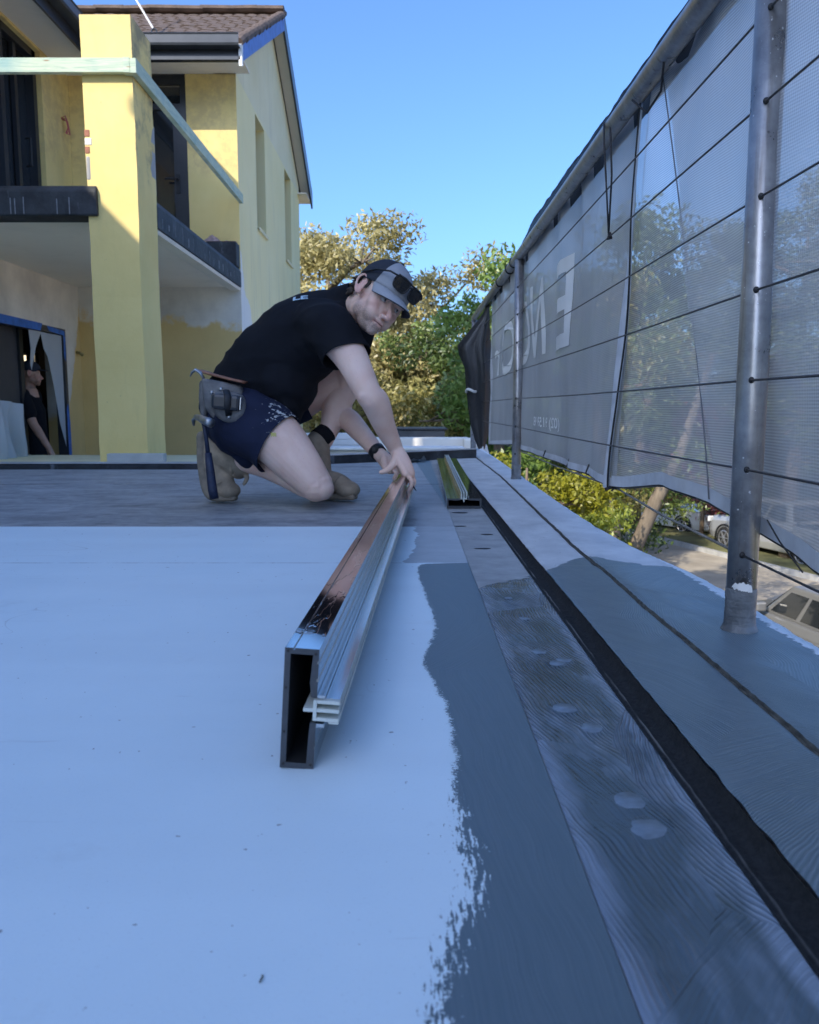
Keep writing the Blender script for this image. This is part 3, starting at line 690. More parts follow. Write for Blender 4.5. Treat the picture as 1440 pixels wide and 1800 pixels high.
MB().box(-3.253, -3.23, 5.2, 8.80, 3.86, 4.10).build('fascia', M['charcoal'], house)
MB().prism([(-3.23 - a, 3.975 + b) for a, b in gp], 'y', 5.2, 8.70).build('gutter', M['gutter'], house)
slope = math.atan2(RIDGE_Z - EAVE_Z - .05, RIDGE_Y - EAVE_Y0)
XV = -1.70
# sheathing under the tiles
MB().prism([(EAVE_Y0, EAVE_Z - .05), (RIDGE_Y, RIDGE_Z - .10), (EAVE_Y1, EAVE_Z - .05), (EAVE_Y1, EAVE_Z + .0), (RIDGE_Y, RIDGE_Z - .05), (EAVE_Y0, EAVE_Z + .0)], 'x', -9, XV - .032).build('roof_sheathing', M['charcoal'], house)
MB().prism([(14.3, 3.92), (15.0, 3.92), (15.0, 3.94), (14.3, 3.94)], 'x', -6, XV - .031).build('soffit', M['soffit'], house)
# the overhang at the gable, seen from below, and its barge boards
ov = MB().prism([(EAVE_Y0 + .06, EAVE_Z - .085), (RIDGE_Y, RIDGE_Z - .135), (EAVE_Y1 - .06, EAVE_Z - .085), (EAVE_Y1 - .06, EAVE_Z - .052), (RIDGE_Y, RIDGE_Z - .102), (EAVE_Y0 + .06, EAVE_Z - .052)], 'x', XR + .001, XV - .031).build('gable_soffit', M['soffit'], house)
MB().prism([(EAVE_Y0 - .02, EAVE_Z - .20), (RIDGE_Y, RIDGE_Z - .24), (RIDGE_Y, RIDGE_Z - .04), (EAVE_Y0 - .02, EAVE_Z + .005)], 'x', XV - .028, XV).build('barge_board', M['blue'], house)
MB().prism([(EAVE_Y0 - .03, EAVE_Z - .24), (EAVE_Y0 + .03, EAVE_Z - .22), (EAVE_Y0 + .03, EAVE_Z + .01), (EAVE_Y0 - .03, EAVE_Z + .01)], 'x', XV - .03, XV + .004).build('barge_end', M['white'], house)
MB().prism([(RIDGE_Y + .002, RIDGE_Z - .24), (EAVE_Y1 + .02, EAVE_Z - .22), (EAVE_Y1 + .02, EAVE_Z + .005), (RIDGE_Y + .002, RIDGE_Z - .04)], 'x', XV - .028, XV).build('barge_board', M['charcoal'], house)
# tiles
def tile_mesh():
    mb = MB(); L, W_ = .345, .318
    prof = [(-.5, .0), (-.38, .012), (-.2, .014), (-.04, .006), (.02, .002), (.14, .012), (.32, .014), (.46, .006), (.5, .001)]
    vs = []
    for yy, dz in ((0, .006), (L, -.012)):
        vs += [(u * W_, yy, h_ + dz) for u, h_ in prof]
    n = len(prof); vs += [(u * W_, 0, h_ - .018) for u, h_ in prof]
    fs = [(i, i + 1, n + i + 1, n + i) for i in range(n - 1)] + [(2 * n + i, 2 * n + i + 1, i + 1, i) for i in range(n - 1)]
    return mesh(vs, fs)
tm = tile_mesh(); tm.materials.append(M['tile'])
nrow = 13; run = math.hypot(RIDGE_Y - EAVE_Y0, RIDGE_Z - EAVE_Z); ex = run / nrow
for r in range(nrow):
    for c in range(9):
        o = bpy.data.objects.new('roof_tile', tm); COL.objects.link(o); o.parent = house
        s_ = r * ex - .05
        o.location = (XV - .17 - c * .318 - (.0 if r % 2 else .03) + random.uniform(-.004, .004), EAVE_Y0 + s_ * math.cos(slope) , EAVE_Z + .008 + s_ * math.sin(slope) + random.uniform(0, .008))
        o.rotation_euler = (slope + .03, random.uniform(-.012, .012), random.uniform(-.012, .012))
MB().prism([(EAVE_Y0, EAVE_Z + .001), (RIDGE_Y, RIDGE_Z - .045), (RIDGE_Y, RIDGE_Z - .01), (EAVE_Y0, EAVE_Z + .04)], 'x', -9, XV - 9 * .318 - .03).build('roof_slope', M['tile'], house)
MB().prism([(RIDGE_Y, RIDGE_Z - .045), (EAVE_Y1, EAVE_Z + .001), (EAVE_Y1, EAVE_Z + .04), (RIDGE_Y, RIDGE_Z - .01)], 'x', -9, XV).build('roof_slope', M['tile'], house)
vm = MB(); n_ = 12
vm.tube([(0, -.19, 0), (0, .19, 0)], .058, 10, flat=.8); 
vme = mesh(vm.v, vm.f); vme.materials.append(M['tile'])
for k in range(n_):
    o = bpy.data.objects.new('verge_tile', vme); COL.objects.link(o); o.parent = house
    s_ = (k + .5) * run / n_
    o.location = (XV - .035 + random.uniform(-.006, .006), EAVE_Y0 + s_ * math.cos(slope), EAVE_Z + .01 + s_ * math.sin(slope)); o.rotation_euler = (slope + .05, 0, random.uniform(-.03, .03))
for k in range(11):
    o = bpy.data.objects.new('ridge_cap', vme); COL.objects.link(o); o.parent = house
    o.location = (XV - .2 - k * .36, RIDGE_Y, RIDGE_Z + .012 + random.uniform(0, .01)); o.rotation_euler = (random.uniform(-.02, .02), .02, math.pi / 2); o.scale = (1.9, 1.05, 1.1)
# wing roof over the left wall
wz = .50
MB().add([(-3.2, 5.2, 4.10), (-7.2, 5.2, 4.1 + 4 * wz), (-7.2, 9.6, 4.1 + 4 * wz), (-3.2, 8.86, 4.10), (-3.2, 5.2, 4.02), (-7.2, 5.2, 4.02 + 4 * wz), (-7.2, 9.6, 4.02 + 4 * wz), (-3.2, 8.86, 4.02)], [(0, 3, 2, 1), (4, 5, 6, 7), (0, 1, 5, 4), (1, 2, 6, 5), (2, 3, 7, 6), (3, 0, 4, 7)]).build('wing_roof', M['tile'], house)
# unseen masses added left and behind, shaped to shade the deck and column
hbox('shade_wing', -9.5, -4.95, 2.0, 5.49, ZG, 4.0, M['yellow'])
MB().prism([(-4.5, 4.08), (-4.5, 4.24), (-9.5, 6.5), (-9.5, 4.08)], 'y', 2.0, 5.18).build('shade_wing_roof', M['tile'], house)
hbox('shade_tower', -5.2, -3.75, -7.0, 1.82, ZG, 5.85, M['cream'])
hbox('shade_tower_parapet', -5.26, -3.69, -7.06, 1.86, 5.852, 5.95, M['white'])
hbox('unseen_block', -10, -5.203, -7.0, 1.6, ZG, 4.0, M['yellow'])
MB().prism([(-5.205, 4.0), (-10.3, 4.0), (-5.205, 4.35)], 'y', -7.2, 1.7).build('unseen_block_roof', M['tile'], house)
for (ya, yb) in ((-6.0, -4.6), (-3.6, -2.2), (-1.2, .2)):  # windows on the added shade-casting tower
    f = MB().box(-3.752, -3.72, ya - .06, yb + .06, 2.1, 3.7).build('window', M['charcoal'], house)
    MB().box(-3.7195, -3.715, ya, yb, 2.16, 3.64).build('pane', M['glass'], f)
# safety line from a hook on the tiles
rope = MB(); p0, p1 = Vector((-2.70, 9.25, 4.33)), Vector((-3.75, 9.9, 6.1)); 
rope.tube([p0, p0.lerp(p1, .5) + Vector((0, 0, -.02)), p1], .011, 6)
ro = rope.build('safety_line', simple('white_rope', (.55, .55, .55), .7, var=.2, scale=40), None); tag(ro, 'pale safety line tied to an eye bolt low on the tiled roof', 'safety line')
MB().tube([(-2.70 + .028 * math.cos(a), 9.24, 4.31 + .035 * math.sin(a)) for a in np.linspace(0, 2 * math.pi, 12)], .009, 6).build('eye_bolt', M['gutter'], ro)
# cloth left on the balcony upstand
cl = MB(); A = np.zeros((9, 14, 3))
for i in range(9):
    for j in range(14):
        u, v = j / 13, i / 8
        A[i, j] = (-2.235 + u * .34, YB - .19 + v * .16, 2.165 + (.075 * math.exp(-((u - .22) / .2) ** 2) + .03 * abs(nz(u, v, 5, 2))) * math.sin(math.pi * min(1, v * 1.1)))
tag(link('rag', grid_mesh(A), simple('pinkish_rag', (.40, .28, .26), .9, var=.4, scale=30), None, True), 'crumpled dusty pink rag on the dark upstand at the end of the balcony', 'rag')
# drop sheet hanging by the opening
A = np.zeros((26, 18, 3))
for i in range(26):
    for j in range(18):
        v, u = i / 25, j / 17
        yy = 6.75 + u * (.52 + .42 * v ** 1.6); A[i, j] = (-3.45 + .035 * math.sin(u * 21 + v * 4) + .04 * math.sin(u * 9 - v * 5) + .03 * nz(u * 4, v * 3, 1), yy - .03 * math.sin(v * 9) * u, .48 - v * 1.2 - .08 * u * (1 - v))
tag(link('drop_sheet', grid_mesh(A), pl.m, None, True), 'translucent plastic drop sheet bunched beside the dark opening in the house', 'drop sheet')
# ================================================================ balustrade on the deck's street side
FX = .566
bal = empty('balustrade', (FX, 1.37, 0)); tag(bal, 'weathered steel pipe balustrade strung with wire cables along the deck edge', 'balustrade')
def bpart(mb, name, mat, parent=bal, smooth=True):
    mb.v = [(v[0] - FX, v[1] - 1.37, v[2]) for v in mb.v]
    return mb.build(name, mat, parent, smooth)
CZ = [.134, .277, .423, .566, .710, .853, .990]
posts_y = (-1.6, 1.37, 4.34, 7.30)
cablem = simple('wire_cable', (.085, .085, .09), .45, .7, var=.3, scale=60)
for py in posts_y:
    mb = MB(); mb.tube([(FX, py, -.01), (FX, py, .4), (FX, py, 1.13)], .0245, 28)
    po = bpart(mb, 'post', M['steel'])
    po_c = MB()
    zz = np.linspace(-.004, .075, 30)
    po_c.tube([(FX, py, z) for z in zz], [.0256 + .0005 * math.sin(z * 900) + .0012 * nz(z * 130, py, 1) + (.004 * math.exp(-(z / .010) ** 2)) for z in zz], 28, caps=False)
    t = bpart(po_c, 'painted_collar', simple('collar_paint_%d' % int(py * 10), (.13, .145, .16), .5, var=.4, scale=30, bump=.8, bscale=120), po)
    if abs(py - 1.37) < .1:
        fl = MB(); ring = []
        for k in range(40):
            th = math.pi + .55 + k * .034; q_ = (k - 19.5) / 19.5; ring.append((th, .074 + .004 * nz(k * .23, 1, 1) - .003 * q_, .0765 + .011 * math.sqrt(max(0, 1 - q_ * q_)) + .004 * nz(k * .21, 2, 1)))
        for (a, b) in zip(ring, ring[1:]):
            r_ = .0269
            fl.add([(FX + r_ * math.cos(q[0]), py + r_ * math.sin(q[0]), z) for q, z in ((a, a[1]), (b, b[1]), (b, b[2]), (a, a[2]))], [(0, 1, 2, 3)])
        bpart(fl, 'white_primer_patch', M['white'], po)
    hm = MB()
    for z in CZ:
        for s in (-1, 1): hm.ell((FX - .010, py + s * .0215, z), (.0052, .0036, .0056), nu=12, nv=8)
    bpart(hm, 'cable_hole', M['black'], po)
mb = MB(); mb.tube([(FX, -1.7, 1.152), (FX, 2, 1.152), (FX, 5, 1.152), (FX, 7.34, 1.152)], .0245, 24); bpart(mb, 'top_rail', M['steel'])
for i, z in enumerate(CZ):
    mb = MB(); pts = []
    for (a, b) in zip(posts_y, posts_y[1:] if i else posts_y[1:2]):
        for k in range(8):
            u = k / 8; pts.append((FX - .010, a + (b - a) * u, z - (.012 if i < 1 else .004) * math.sin(math.pi * u)))
    mb.tube(pts + [(FX - .010, posts_y[-1] if i else posts_y[1], z)], .0021, 6); bpart(mb, 'cable', cablem)
# ================================================================ shade cloth banners
M['cloth'] = m_cloth('printed_shade_cloth', .92, (.52, .545, .56), weave=.6)
M['cloth_near'] = m_cloth('open_shade_cloth', .64, (.68, .69, .69), weave=1.0)
M['cloth_dark'] = m_cloth('black_shade_cloth', .93, (.035, .037, .042), weave=.4)
M['hem'] = simple('cloth_hem', (.60, .63, .67), .9, var=.15, scale=14)
M['cloth_back'] = m_cloth('folded_cloth_layer', .58, (.72, .73, .73), weave=.8)
def lerp_pts(P_, y):
    if y <= P_[0][0]: return P_[0][1]
    for (a, b), (c, d) in zip(P_, P_[1:]):
        if a <= y <= c: return b + (d - b) * (y - a) / (c - a)
    return P_[-1][1]
HEM = [(-1.6, .05), (.9, .12), (1.173, .146), (1.493, .178), (1.61, .196), (1.86, .207), (2.22, .165), (2.31, .160), (3.24, .157), (4.2, .158), (4.65, .172), (6.15, .106)]
def cloth_x(y, z):
    top = max(0, min(1, (z - .55) / .6))
    return FX + .030 + .016 * math.sin(y * 2.1 + z * 1.3) * (1 - .6 * top) + .010 * nz(y * 1.3, z * .8, 3.1) + .010 * top * math.sin(y * 16 + 2 * z + 2 * nz(y, z, 2)) + .007 * math.sin(y * 10 - 3.2 * z + 1.5 * nz(y * .6, z, 1.3, 7)) + .010 * nz(y * 4.2 + z * 2.2, z * .7 - y * .4, 2.2, 4) * .6
def cloth_sheet(y0, y1, n, m, off, z0=None, z1=1.19, top_jag=.0):
    A = np.zeros((n, m, 3))
    for i in range(n):
        y = y0 + (y1 - y0) * i / (n - 1); zb = lerp_pts(HEM, y) if z0 is None else z0(y); zt = z1 + top_jag * nz(y * 3, 0, 1.5)
        for j in range(m):
            z = zb + (zt - zb) * j / (m - 1); A[i, j] = (cloth_x(y, z) + off, y, z)
    return A
def hem_strip(y0, y1, n, off, h=.022):
    A = np.zeros((n, 2, 3))
    for i in range(n):
        y = y0 + (y1 - y0) * i / (n - 1); zb = lerp_pts(HEM, y)
        for j, z in enumerate((zb - .002, zb + h)): A[i, j] = (cloth_x(y, z) + off - .0035, y, z)
    return A
b1 = empty('printed_banner', (0, 0, 0)); tag(b1, 'grey printed shade cloth banner with reversed white letters tied along the far balustrade', 'banner', 'shade cloth along the balustrade')
link('cloth', grid_mesh(cloth_sheet(2.27, 6.16, 190, 46, 0)), M['cloth'], b1, True)
link('hem', grid_mesh(hem_strip(2.27, 6.16, 110, -.001)), M['hem'], b1)
def vstrip(yf, w_, off, n=40, z0=.15, z1=1.17):
    A = np.zeros((n, 5, 3))
    for i in range(n):
        z = z0 + (z1 - z0) * i / (n - 1)
        for j in range(5): y = yf(z) + w_ * (j / 4 - .5); A[i, j] = (cloth_x(y, z) + off + (-.004 if j in (1, 2, 3) else 0), y, z)
    return A
seam_y = lambda z: 2.315 - .16 * max(0, (z - .16)) ** 1.2
link('side_hem', grid_mesh(vstrip(lambda z: seam_y(z) + .03, .062, -.006)), M['hem'], b1, True)
link('side_hem', grid_mesh(vstrip(lambda z: 6.11 + .03 * z, .09, -.004, z0=.12)), M['hem'], b1, True)
b2 = empty('plain_banner', (0, 0, 0)); tag(b2, 'open weave grey shade cloth behind the near steel post', 'banner', 'shade cloth along the balustrade')
link('cloth', grid_mesh(cloth_sheet(-1.6, 2.33, 200, 46, .012)), M['cloth_near'], b2, True)
A = np.zeros((120, 40, 3))
for i in range(120):
    for j in range(40):
        v = j / 39; u = i / 119; z_ = .19 + v * .99; ye = 1.60 + (2.03 - 1.60) * v ** 1.15
        y = ye + (-1.6 - ye) * u; zz = lerp_pts(HEM, y) + .006; z = zz + (1.185 - zz) * v; A[i, j] = (cloth_x(y, z) + .004, y, z)
link('folded_layer', grid_mesh(A), M['cloth_back'], b2, True)
link('hem', grid_mesh(hem_strip(-1.6, 2.30, 130, -.001, .027)), M['hem'], b2)
for (ya, yb) in ((2.27, 6.16), (-1.6, 2.30)):
    MB().tube([(cloth_x(y, lerp_pts(HEM, y)) - .001, y, lerp_pts(HEM, y) - .004) for y in np.linspace(ya, yb, 70)], .0032, 6).build('hem_rope', M['black'], b1 if ya > 2 else b2, True)
link('edge_cord', grid_mesh(vstrip(lambda z: seam_y(z) - .008, .008, -.011)), M['black'], b2, True)
fe = MB(); fe.tube([(FX + .022, 1.60 + .43 * v ** 1.15, .2 + v * .97) for v in np.linspace(0, 1, 24)], .0016, 6)
fe.build('fold_edge', simple('fold_shade', (.16, .17, .19), .8), b2, True)
# black cloth folded over the rail, and hanging as a bundle at the far end
A = np.zeros((240, 7, 3)); 
for i in range(240):
    y = -1.7 + 8.4 * i / 239
    hgt = lerp_pts([(-1.7, 1.225), (1.86, 1.232), (2.4, 1.236), (3.2, 1.252), (4.0, 1.262), (4.35, 1.235), (4.6, 1.212), (5.2, 1.20), (5.9, 1.175), (7, 1.17)], y) + .010 * nz(y * 3, 0, 1.2) + .006 * nz(y * 12, 0, 1.2)
    for j, (dx, z) in enumerate(((-.026, 1.150), (-.024, 1.172), (-.006, 1.186), (.012, hgt - .018), (.02, hgt), (.030, hgt - .012), (.036, 1.12))): A[i, j] = (FX + dx * 1.05 + .004 * nz(y * 5, j * .5, 2), y, z)
link('cloth_overlap', grid_mesh(A[:, 3:]), M['cloth_dark'], b1, True)
bun = np.zeros((34, 22, 3))
for i in range(34):
    v = i / 33; z = 1.16 - v * 1.09
    lo = lerp_pts([(0, .585), (.08, .56), (.30, .375), (.36, .385), (.46, .43), (.62, .44), (.8, .46), (.93, .50), (1, .53)], v)
    hi = lerp_pts([(0, .60), (.2, .605), (.6, .61), (.85, .61), (1, .575)], v)
    for j in range(22):
        u = j / 21; a = 2 * math.pi * u
        c_, r_ = (lo + hi) / 2, (hi - lo) / 2
        fold = 1 + .22 * math.sin(a * 5 + 2 * v) * min(1, v * 3)
        bun[i, j] = (c_ + r_ * math.cos(a) * fold, 6.28 + .10 * math.sin(a) * fold * (.4 + .6 * math.sin(math.pi * min(.9, v + .1))) + .12 * (1 - (c_ - .47) * 4) * .3, z + .015 * math.sin(a * 3))
bo = link('cloth_bundle', grid_mesh(bun), M['cloth_dark'], None, True); tag(bo, 'black shade cloth bunched and hanging at the far end of the balustrade', 'cloth bundle')
MB().tube([(.465 + .035 * math.cos(a), 6.27 + .10 * math.sin(a), .50 + .01 * math.sin(a * 2)) for a in np.linspace(0, 2 * math.pi, 16)], .010, 6).build('tie', M['white'], bo, True)
# printed letters, read from the street so they are reversed here
M['print'] = simple('white_print', (.86, .88, .86), .7, var=.08, scale=5)
def print_text(txt, y0, z0, h, sy, name, font_shear=0):
    cu = bpy.data.curves.new('t', 'FONT'); cu.body = txt; cu.size = 1.0; cu.fill_mode = 'FRONT'; cu.offset = .012
    o = bpy.data.objects.new('t', cu); COL.objects.link(o)
    bpy.context.view_layer.update()
    me = bpy.data.meshes.new_from_object(o.evaluated_get(bpy.context.evaluated_depsgraph_get())); bpy.data.objects.remove(o)
    bm = bmesh.new(); bm.from_mesh(me); bmesh.ops.triangulate(bm, faces=bm.faces)
    bmesh.ops.subdivide_edges(bm, edges=[e for e in bm.edges if e.calc_length() * h > .08], cuts=3, use_grid_fill=True)
    for v in bm.verts:
        y, z = y0 + v.co.x * sy, z0 + v.co.y * h / .72; v.co = (cloth_x(y, z) - .0045, y, z)
    bm.to_mesh(me); bm.free(); return link(name, me, M['print'], b1)
print_text('E', 3.09, .615, .345, .74, 'printed_letter')
print_text('N', 3.66, .62, .34, .55, 'printed_letter')
print_text('G', 4.08, .60, .33, .75, 'printed_letter')
print_text('O', 4.66, .58, .31, .72, 'printed_letter')
print_text('r', 5.42, .59, .26, .85, 'printed_letter')
print_text('(02) 9159 98', 3.40, .290, .045, .115, 'printed_number')
# ties
cord = simple('black_cord', (.015, .015, .017), .6)
def cordpart(pts, parent, name='cord', r=.0028): return MB().tube(pts, r, 6).build(name, cord, parent, True)
cordpart([(FX - .025, 2.40, 1.165), (FX - .032, 2.36, 1.10), (FX - .026, 2.35, 1.0), (FX - .012, 2.36, .855), (FX - .020, 2.31, 1.0), (FX - .03, 2.30, 1.12)], b1)
cordpart([(FX - .02, 2.12, 1.125), (FX + .0, 2.06, 1.075), (FX + .0, 1.95, 1.085), (FX - .01, 1.90, 1.14)], b1)
kn = MB()
for q in range(7): kn.tube([(FX + .02, 2.31, .158), (FX + .0 + .02 * math.sin(q * 2.1), 2.30 + .02 * math.cos(q * 1.7), .150 + .012 * math.sin(q * 3.1))], .003, 5)
kn.build('knot', cord, b1)
cordpart([(FX - .010, 2.36, .853 + .008), (FX - .006, 2.36, .845), (FX - .014, 2.355, .842), (FX - .01, 2.36, .853)], b1, 'knot', .005)
for yy in (4.55, 5.25, 4.75): cordpart([(FX + .027 * math.cos(a), yy + .01 * a / 6, 1.152 + .028 * math.sin(a)) for a in np.linspace(0, 6.4, 14)], b1, 'tie', .004)
for yy in (2.72, 3.05, 3.6): cordpart([(FX + .03, yy, .19), (FX + .022, yy + .01, .16), (FX + .03, yy - .02, .155)], b1, 'tie', .003)
rp = MB(); rp.tube([(FX + .028, 5.2, .15), (FX + .026, 4.4, .146), (FX + .024, 3.3, .143), (FX + .02, 2.31, .152), (FX + .008, 1.85, .136), (FX - .008, 1.39, .134)], .0028, 7)
tag(rp.build('guy_rope', simple('grey_rope', (.20, .19, .17), .8, var=.4, scale=90), None, True), 'slack grey rope slung below the banner hem and threaded into the near post', 'rope')
cordpart([(FX + .02, 1.33, .196), (FX + .015, 1.27, .17), (FX + .02, 1.20, .135)], b2, 'cord', .0013)

# ================================================================ neighbouring roofs beyond the deck
nb = empty('neighbour_house'); tag(nb, 'low flat roofed neighbour house with sunlit white parapets beyond the deck', 'house')
def nbox(name, x0, x1, y0, y1, z0, z1, mat, bevel=.01): return MB().box(x0, x1, y0, y1, z0, z1).build(name, mat, nb, bevel=bevel)
nbox('parapet', -1.72, .50, 7.70, 7.95, ZG, -.028, M['whitewall'])
nbox('parapet_capping', -1.72, .52, 7.67, 7.98, -.026, .004, M['white'])
nbox('roof_deck', -1.72, .62, 7.96, 13.5, ZG, -.12, M['white'])
nbox('upper_parapet', -1.72, .60, 8.22, 8.45, -.118, .072, M['whitewall'])
nbox('roof_vent', -.30, .44, 10.2, 10.9, -.118, .095, M['gutter'])
nbox('vent_lid', -.33, .47, 10.17, 10.93, .097, .118, M['charcoal'])
nbox('pier', .53, .66, 7.99, 8.20, ZG, .075, M['whitewall'], .02)
nbox('siding', -1.75, -.45, 8.10, 8.14, -.115, .125, M['white'])
for k in range(4): nbox('siding_board', -1.75, -.45, 8.087, 8.0995, -.11 + k * .058, -.056 + k * .058, M['white'], .003)
nbox('downpipe', -.80, -.755, 7.60, 7.645, ZG, .12, M['concrete'], .01)
bg_ = MB()
A = np.zeros((14, 20, 3))
for i in range(14):
    for j in range(20):
        v, a = i / 13, 2 * math.pi * j / 19; r_ = .10 * (1 - .45 * v ** 2) * (1 + .12 * nz(math.cos(a) * 2, math.sin(a) * 2 + v * 4, 1.2))
        A[i, j] = (.66 + r_ * math.cos(a), 7.72 + r_ * math.sin(a), -.16 + .21 * v)
tag(link('rubble_sack', grid_mesh(A), simple('white_sack', (.55, .56, .55), .8, var=.2, scale=12), None, True), 'white woven sack slumped beyond the far corner of the deck', 'sack')

# ================================================================ house across the street, added to bounce warm sun onto the gable
xh = empty('house', tuple(st(3.0, 12.6, ZG)), math.atan2(hd.y, hd.x)); tag(xh, 'pink brick house added across the road to bounce warm light, faint through the near banner', 'house')
M['pinkbrick'] = simple('pale_pink_brick', (.62, .44, .36), .9, var=.15, scale=3, bump=.3)
MB().box(-14, 15, -8, 0, 0, 5.6).build('wall', M['pinkbrick'], xh)
MB().add([(-14.6, -8.6, 5.61), (15.6, -8.6, 5.61), (15.6, .6, 5.61), (-14.6, .6, 5.61), (-10, -4, 8.0), (11, -4, 8.0)], [(3, 2, 1, 0), (0, 1, 5, 4), (1, 2, 5), (2, 3, 4, 5), (3, 0, 4)]).build('roof', M['tile'], xh)
for wx in (-11, -7, -3, 1, 5, 9, 12.5):
    for wz_ in (.9, 3.6):
        fo = MB().box(wx - .75, wx + .75, .002, .05, wz_, wz_ + 1.3).build('window', M['white'], xh)
        MB().box(wx - .66, wx + .66, .052, .056, wz_ + .09, wz_ + 1.21).build('pane', M['glass'], fo)
# ================================================================ trees
def leaf_cloud(name, centres, sizes, per, leaf, mat, parent, flat=.8, seed=0):
    rg = np.random.default_rng(seed)
    Vs, Ts = [], []
    C_ = []
    tint = []
    for c, s in zip(centres, sizes):
        n = max(6, int(per * (s ** 1.6)))
        u = rg.normal(size=(n, 3)); u /= np.linalg.norm(u, axis=1)[:, None]
        r = s * (rg.random(n) ** .45)[:, None] * np.array([1, 1, flat])
        C_.append(np.array(c) + u * r); tint.append(np.clip(rg.normal(.45 + rg.normal() * .22, .18, n), 0, 1))
    C_ = np.concatenate(C_); tint = np.concatenate(tint); n = len(C_)
    a = rg.normal(size=(n, 3)); a /= np.linalg.norm(a, axis=1)[:, None]
    b = np.cross(a, rg.normal(size=(n, 3))); b /= np.linalg.norm(b, axis=1)[:, None]
    L = leaf * rg.uniform(.6, 1.3, n)[:, None]; W_ = L * rg.uniform(.3, .5, n)[:, None]
    V = np.stack([C_ - a * L * .5, C_ + b * W_ * .5 - a * L * .05, C_ + a * L * .5, C_ - b * W_ * .5 - a * L * .05], 1).reshape(-1, 3)
    Q = np.arange(4 * n).reshape(-1, 4)
    me = quads_mesh(V, Q)
    at_ = me.attributes.new('tint', 'FLOAT', 'FACE'); at_.data.foreach_set('value', tint.astype(np.float32))
    return link(name, me, mat, parent)

def make_tree(label, base, height, spread, trunk_r, bark, leafmat, leaf, per, nlimb=7, seed=0, lean=(0, 0), group='trees beyond the deck', clump=(.5, 1.0), first=.35, tips=5, name='tree', flat=.75, cat='tree', droop=0):
    rg = random.Random(seed); root = empty(name, base); tag(root, label, cat, group)
    H = height; mb = MB()
    top = Vector((lean[0] * H, lean[1] * H, H * .92))
    tr = [Vector((0, 0, -.2)), top * .2 + Vector((rg.uniform(-.1, .1), rg.uniform(-.1, .1), 0)) * spread * .3, top * .45 + Vector((rg.uniform(-.1, .1), 0, 0)) * spread, top * .7, top]
    mb.tube(tr, [trunk_r * 1.25, trunk_r, trunk_r * .75, trunk_r * .42, trunk_r * .12], 9)
    mb.build('trunk', bark, root, True)
    cs, ss = [], []
    br = MB()
    for k in range(nlimb):
        f = first + (1 - first) * (k + .5) / nlimb * .93
        i = min(3, int(f * 4)); p = tr[i].lerp(tr[i + 1], f * 4 - i)
        ang = k * 2.4 + rg.uniform(-.4, .4); ln = spread * (1.0 - .45 * abs(f - .62)) * rg.uniform(.75, 1.1)
        e = p + Vector((math.cos(ang) * ln, math.sin(ang) * ln, ln * rg.uniform(.05, .38) - droop * ln))
        m1 = p.lerp(e, .45) + Vector((rg.uniform(-.1, .1), rg.uniform(-.1, .1), rg.uniform(.0, .18))) * ln
        r0 = trunk_r * (.55 - .3 * f)
        br.tube([p, m1, e], [r0, r0 * .65, r0 * .2], 6)
        for q in range(tips):
            s = rg.uniform(.3, 1.0); o = (p.lerp(m1, s * 2) if s < .5 else m1.lerp(e, s * 2 - 1))
            t_ = o + Vector((rg.uniform(-1, 1), rg.uniform(-1, 1), rg.uniform(-.35, .8))) * ln * .42
            br.tube([o, o.lerp(t_, .5) + Vector((0, 0, rg.uniform(0, .1) * ln)), t_], [r0 * .32, r0 * .2, r0 * .07], 4)
            for g in range(2):
                cs.append(t_ + Vector((rg.uniform(-.5, .5), rg.uniform(-.5, .5), rg.uniform(-.3, .4))) * clump[1] * g); ss.append(rg.uniform(*clump) * (.7 if g else 1))
    br.build('limbs', bark, root, True)
    leaf_cloud('crown', [tuple(c) for c in cs], ss, per, leaf, leafmat, root, flat, seed)
    return root
LF = {}
LF['gold'] = m_leaf('golden_leaf', (.27, .235, .085), (.56, .49, .22)); LF['olive'] = m_leaf('olive_leaf', (.15, .14, .035), (.46, .41, .14))
LF['green'] = m_leaf('green_leaf', (.05, .09, .02), (.22, .28, .07)); LF['lime'] = m_leaf('lime_leaf', (.14, .19, .02), (.40, .44, .07)); LF['yellow'] = m_leaf('yellow_leaf', (.20, .20, .015), (.42, .40, .03))
LF['fresh'] = m_leaf('fresh_leaf', (.10, .18, .03), (.30, .42, .10)); LF['pink'] = m_leaf('pink_blossom', (.35, .10, .12), (.6, .30, .30))
make_tree('tall gum with golden sparse crown and pale limbs beside the house', (-2.6, 25, ZG), 9.3, 4.4, .42, M['bark_pale'], LF['gold'], .17, 520, 11, 11, (.02, 0), clump=(.55, 1.0), first=.42, tips=9)
make_tree('olive gum with gappy crown directly behind the kneeling man', (-.6, 25, ZG), 6.9, 3.2, .32, M['bark'], LF['olive'], .16, 480, 10, 12, clump=(.45, .8), first=.25, tips=6)
make_tree('dense dark green tree left of the black cloth bundle', (1.75, 20, ZG), 7.0, 2.0, .25, M['bark'], LF['green'], .14, 900, 11, 13, clump=(.45, .8), first=.15, tips=6)
make_tree('yellowish round tree low behind the white parapets', (.75, 27, ZG), 6.6, 2.7, .3, M['bark'], LF['lime'], .17, 650, 10, 14, clump=(.5, .85), first=.2, tips=6)
make_tree('shaded bushy tree under the olive gum', (-1.6, 19, ZG), 5.4, 2.4, .25, M['bark'], LF['olive'], .14, 650, 10, 19, clump=(.4, .8), first=.2, tips=6)
make_tree('slender tree with fresh green sprays rising above the balustrade rail', (1.55, 14.5, ZG), 7.2, 1.35, .16, M['bark'], LF['fresh'], .13, 620, 11, 15, clump=(.26, .5), first=.40, tips=4)
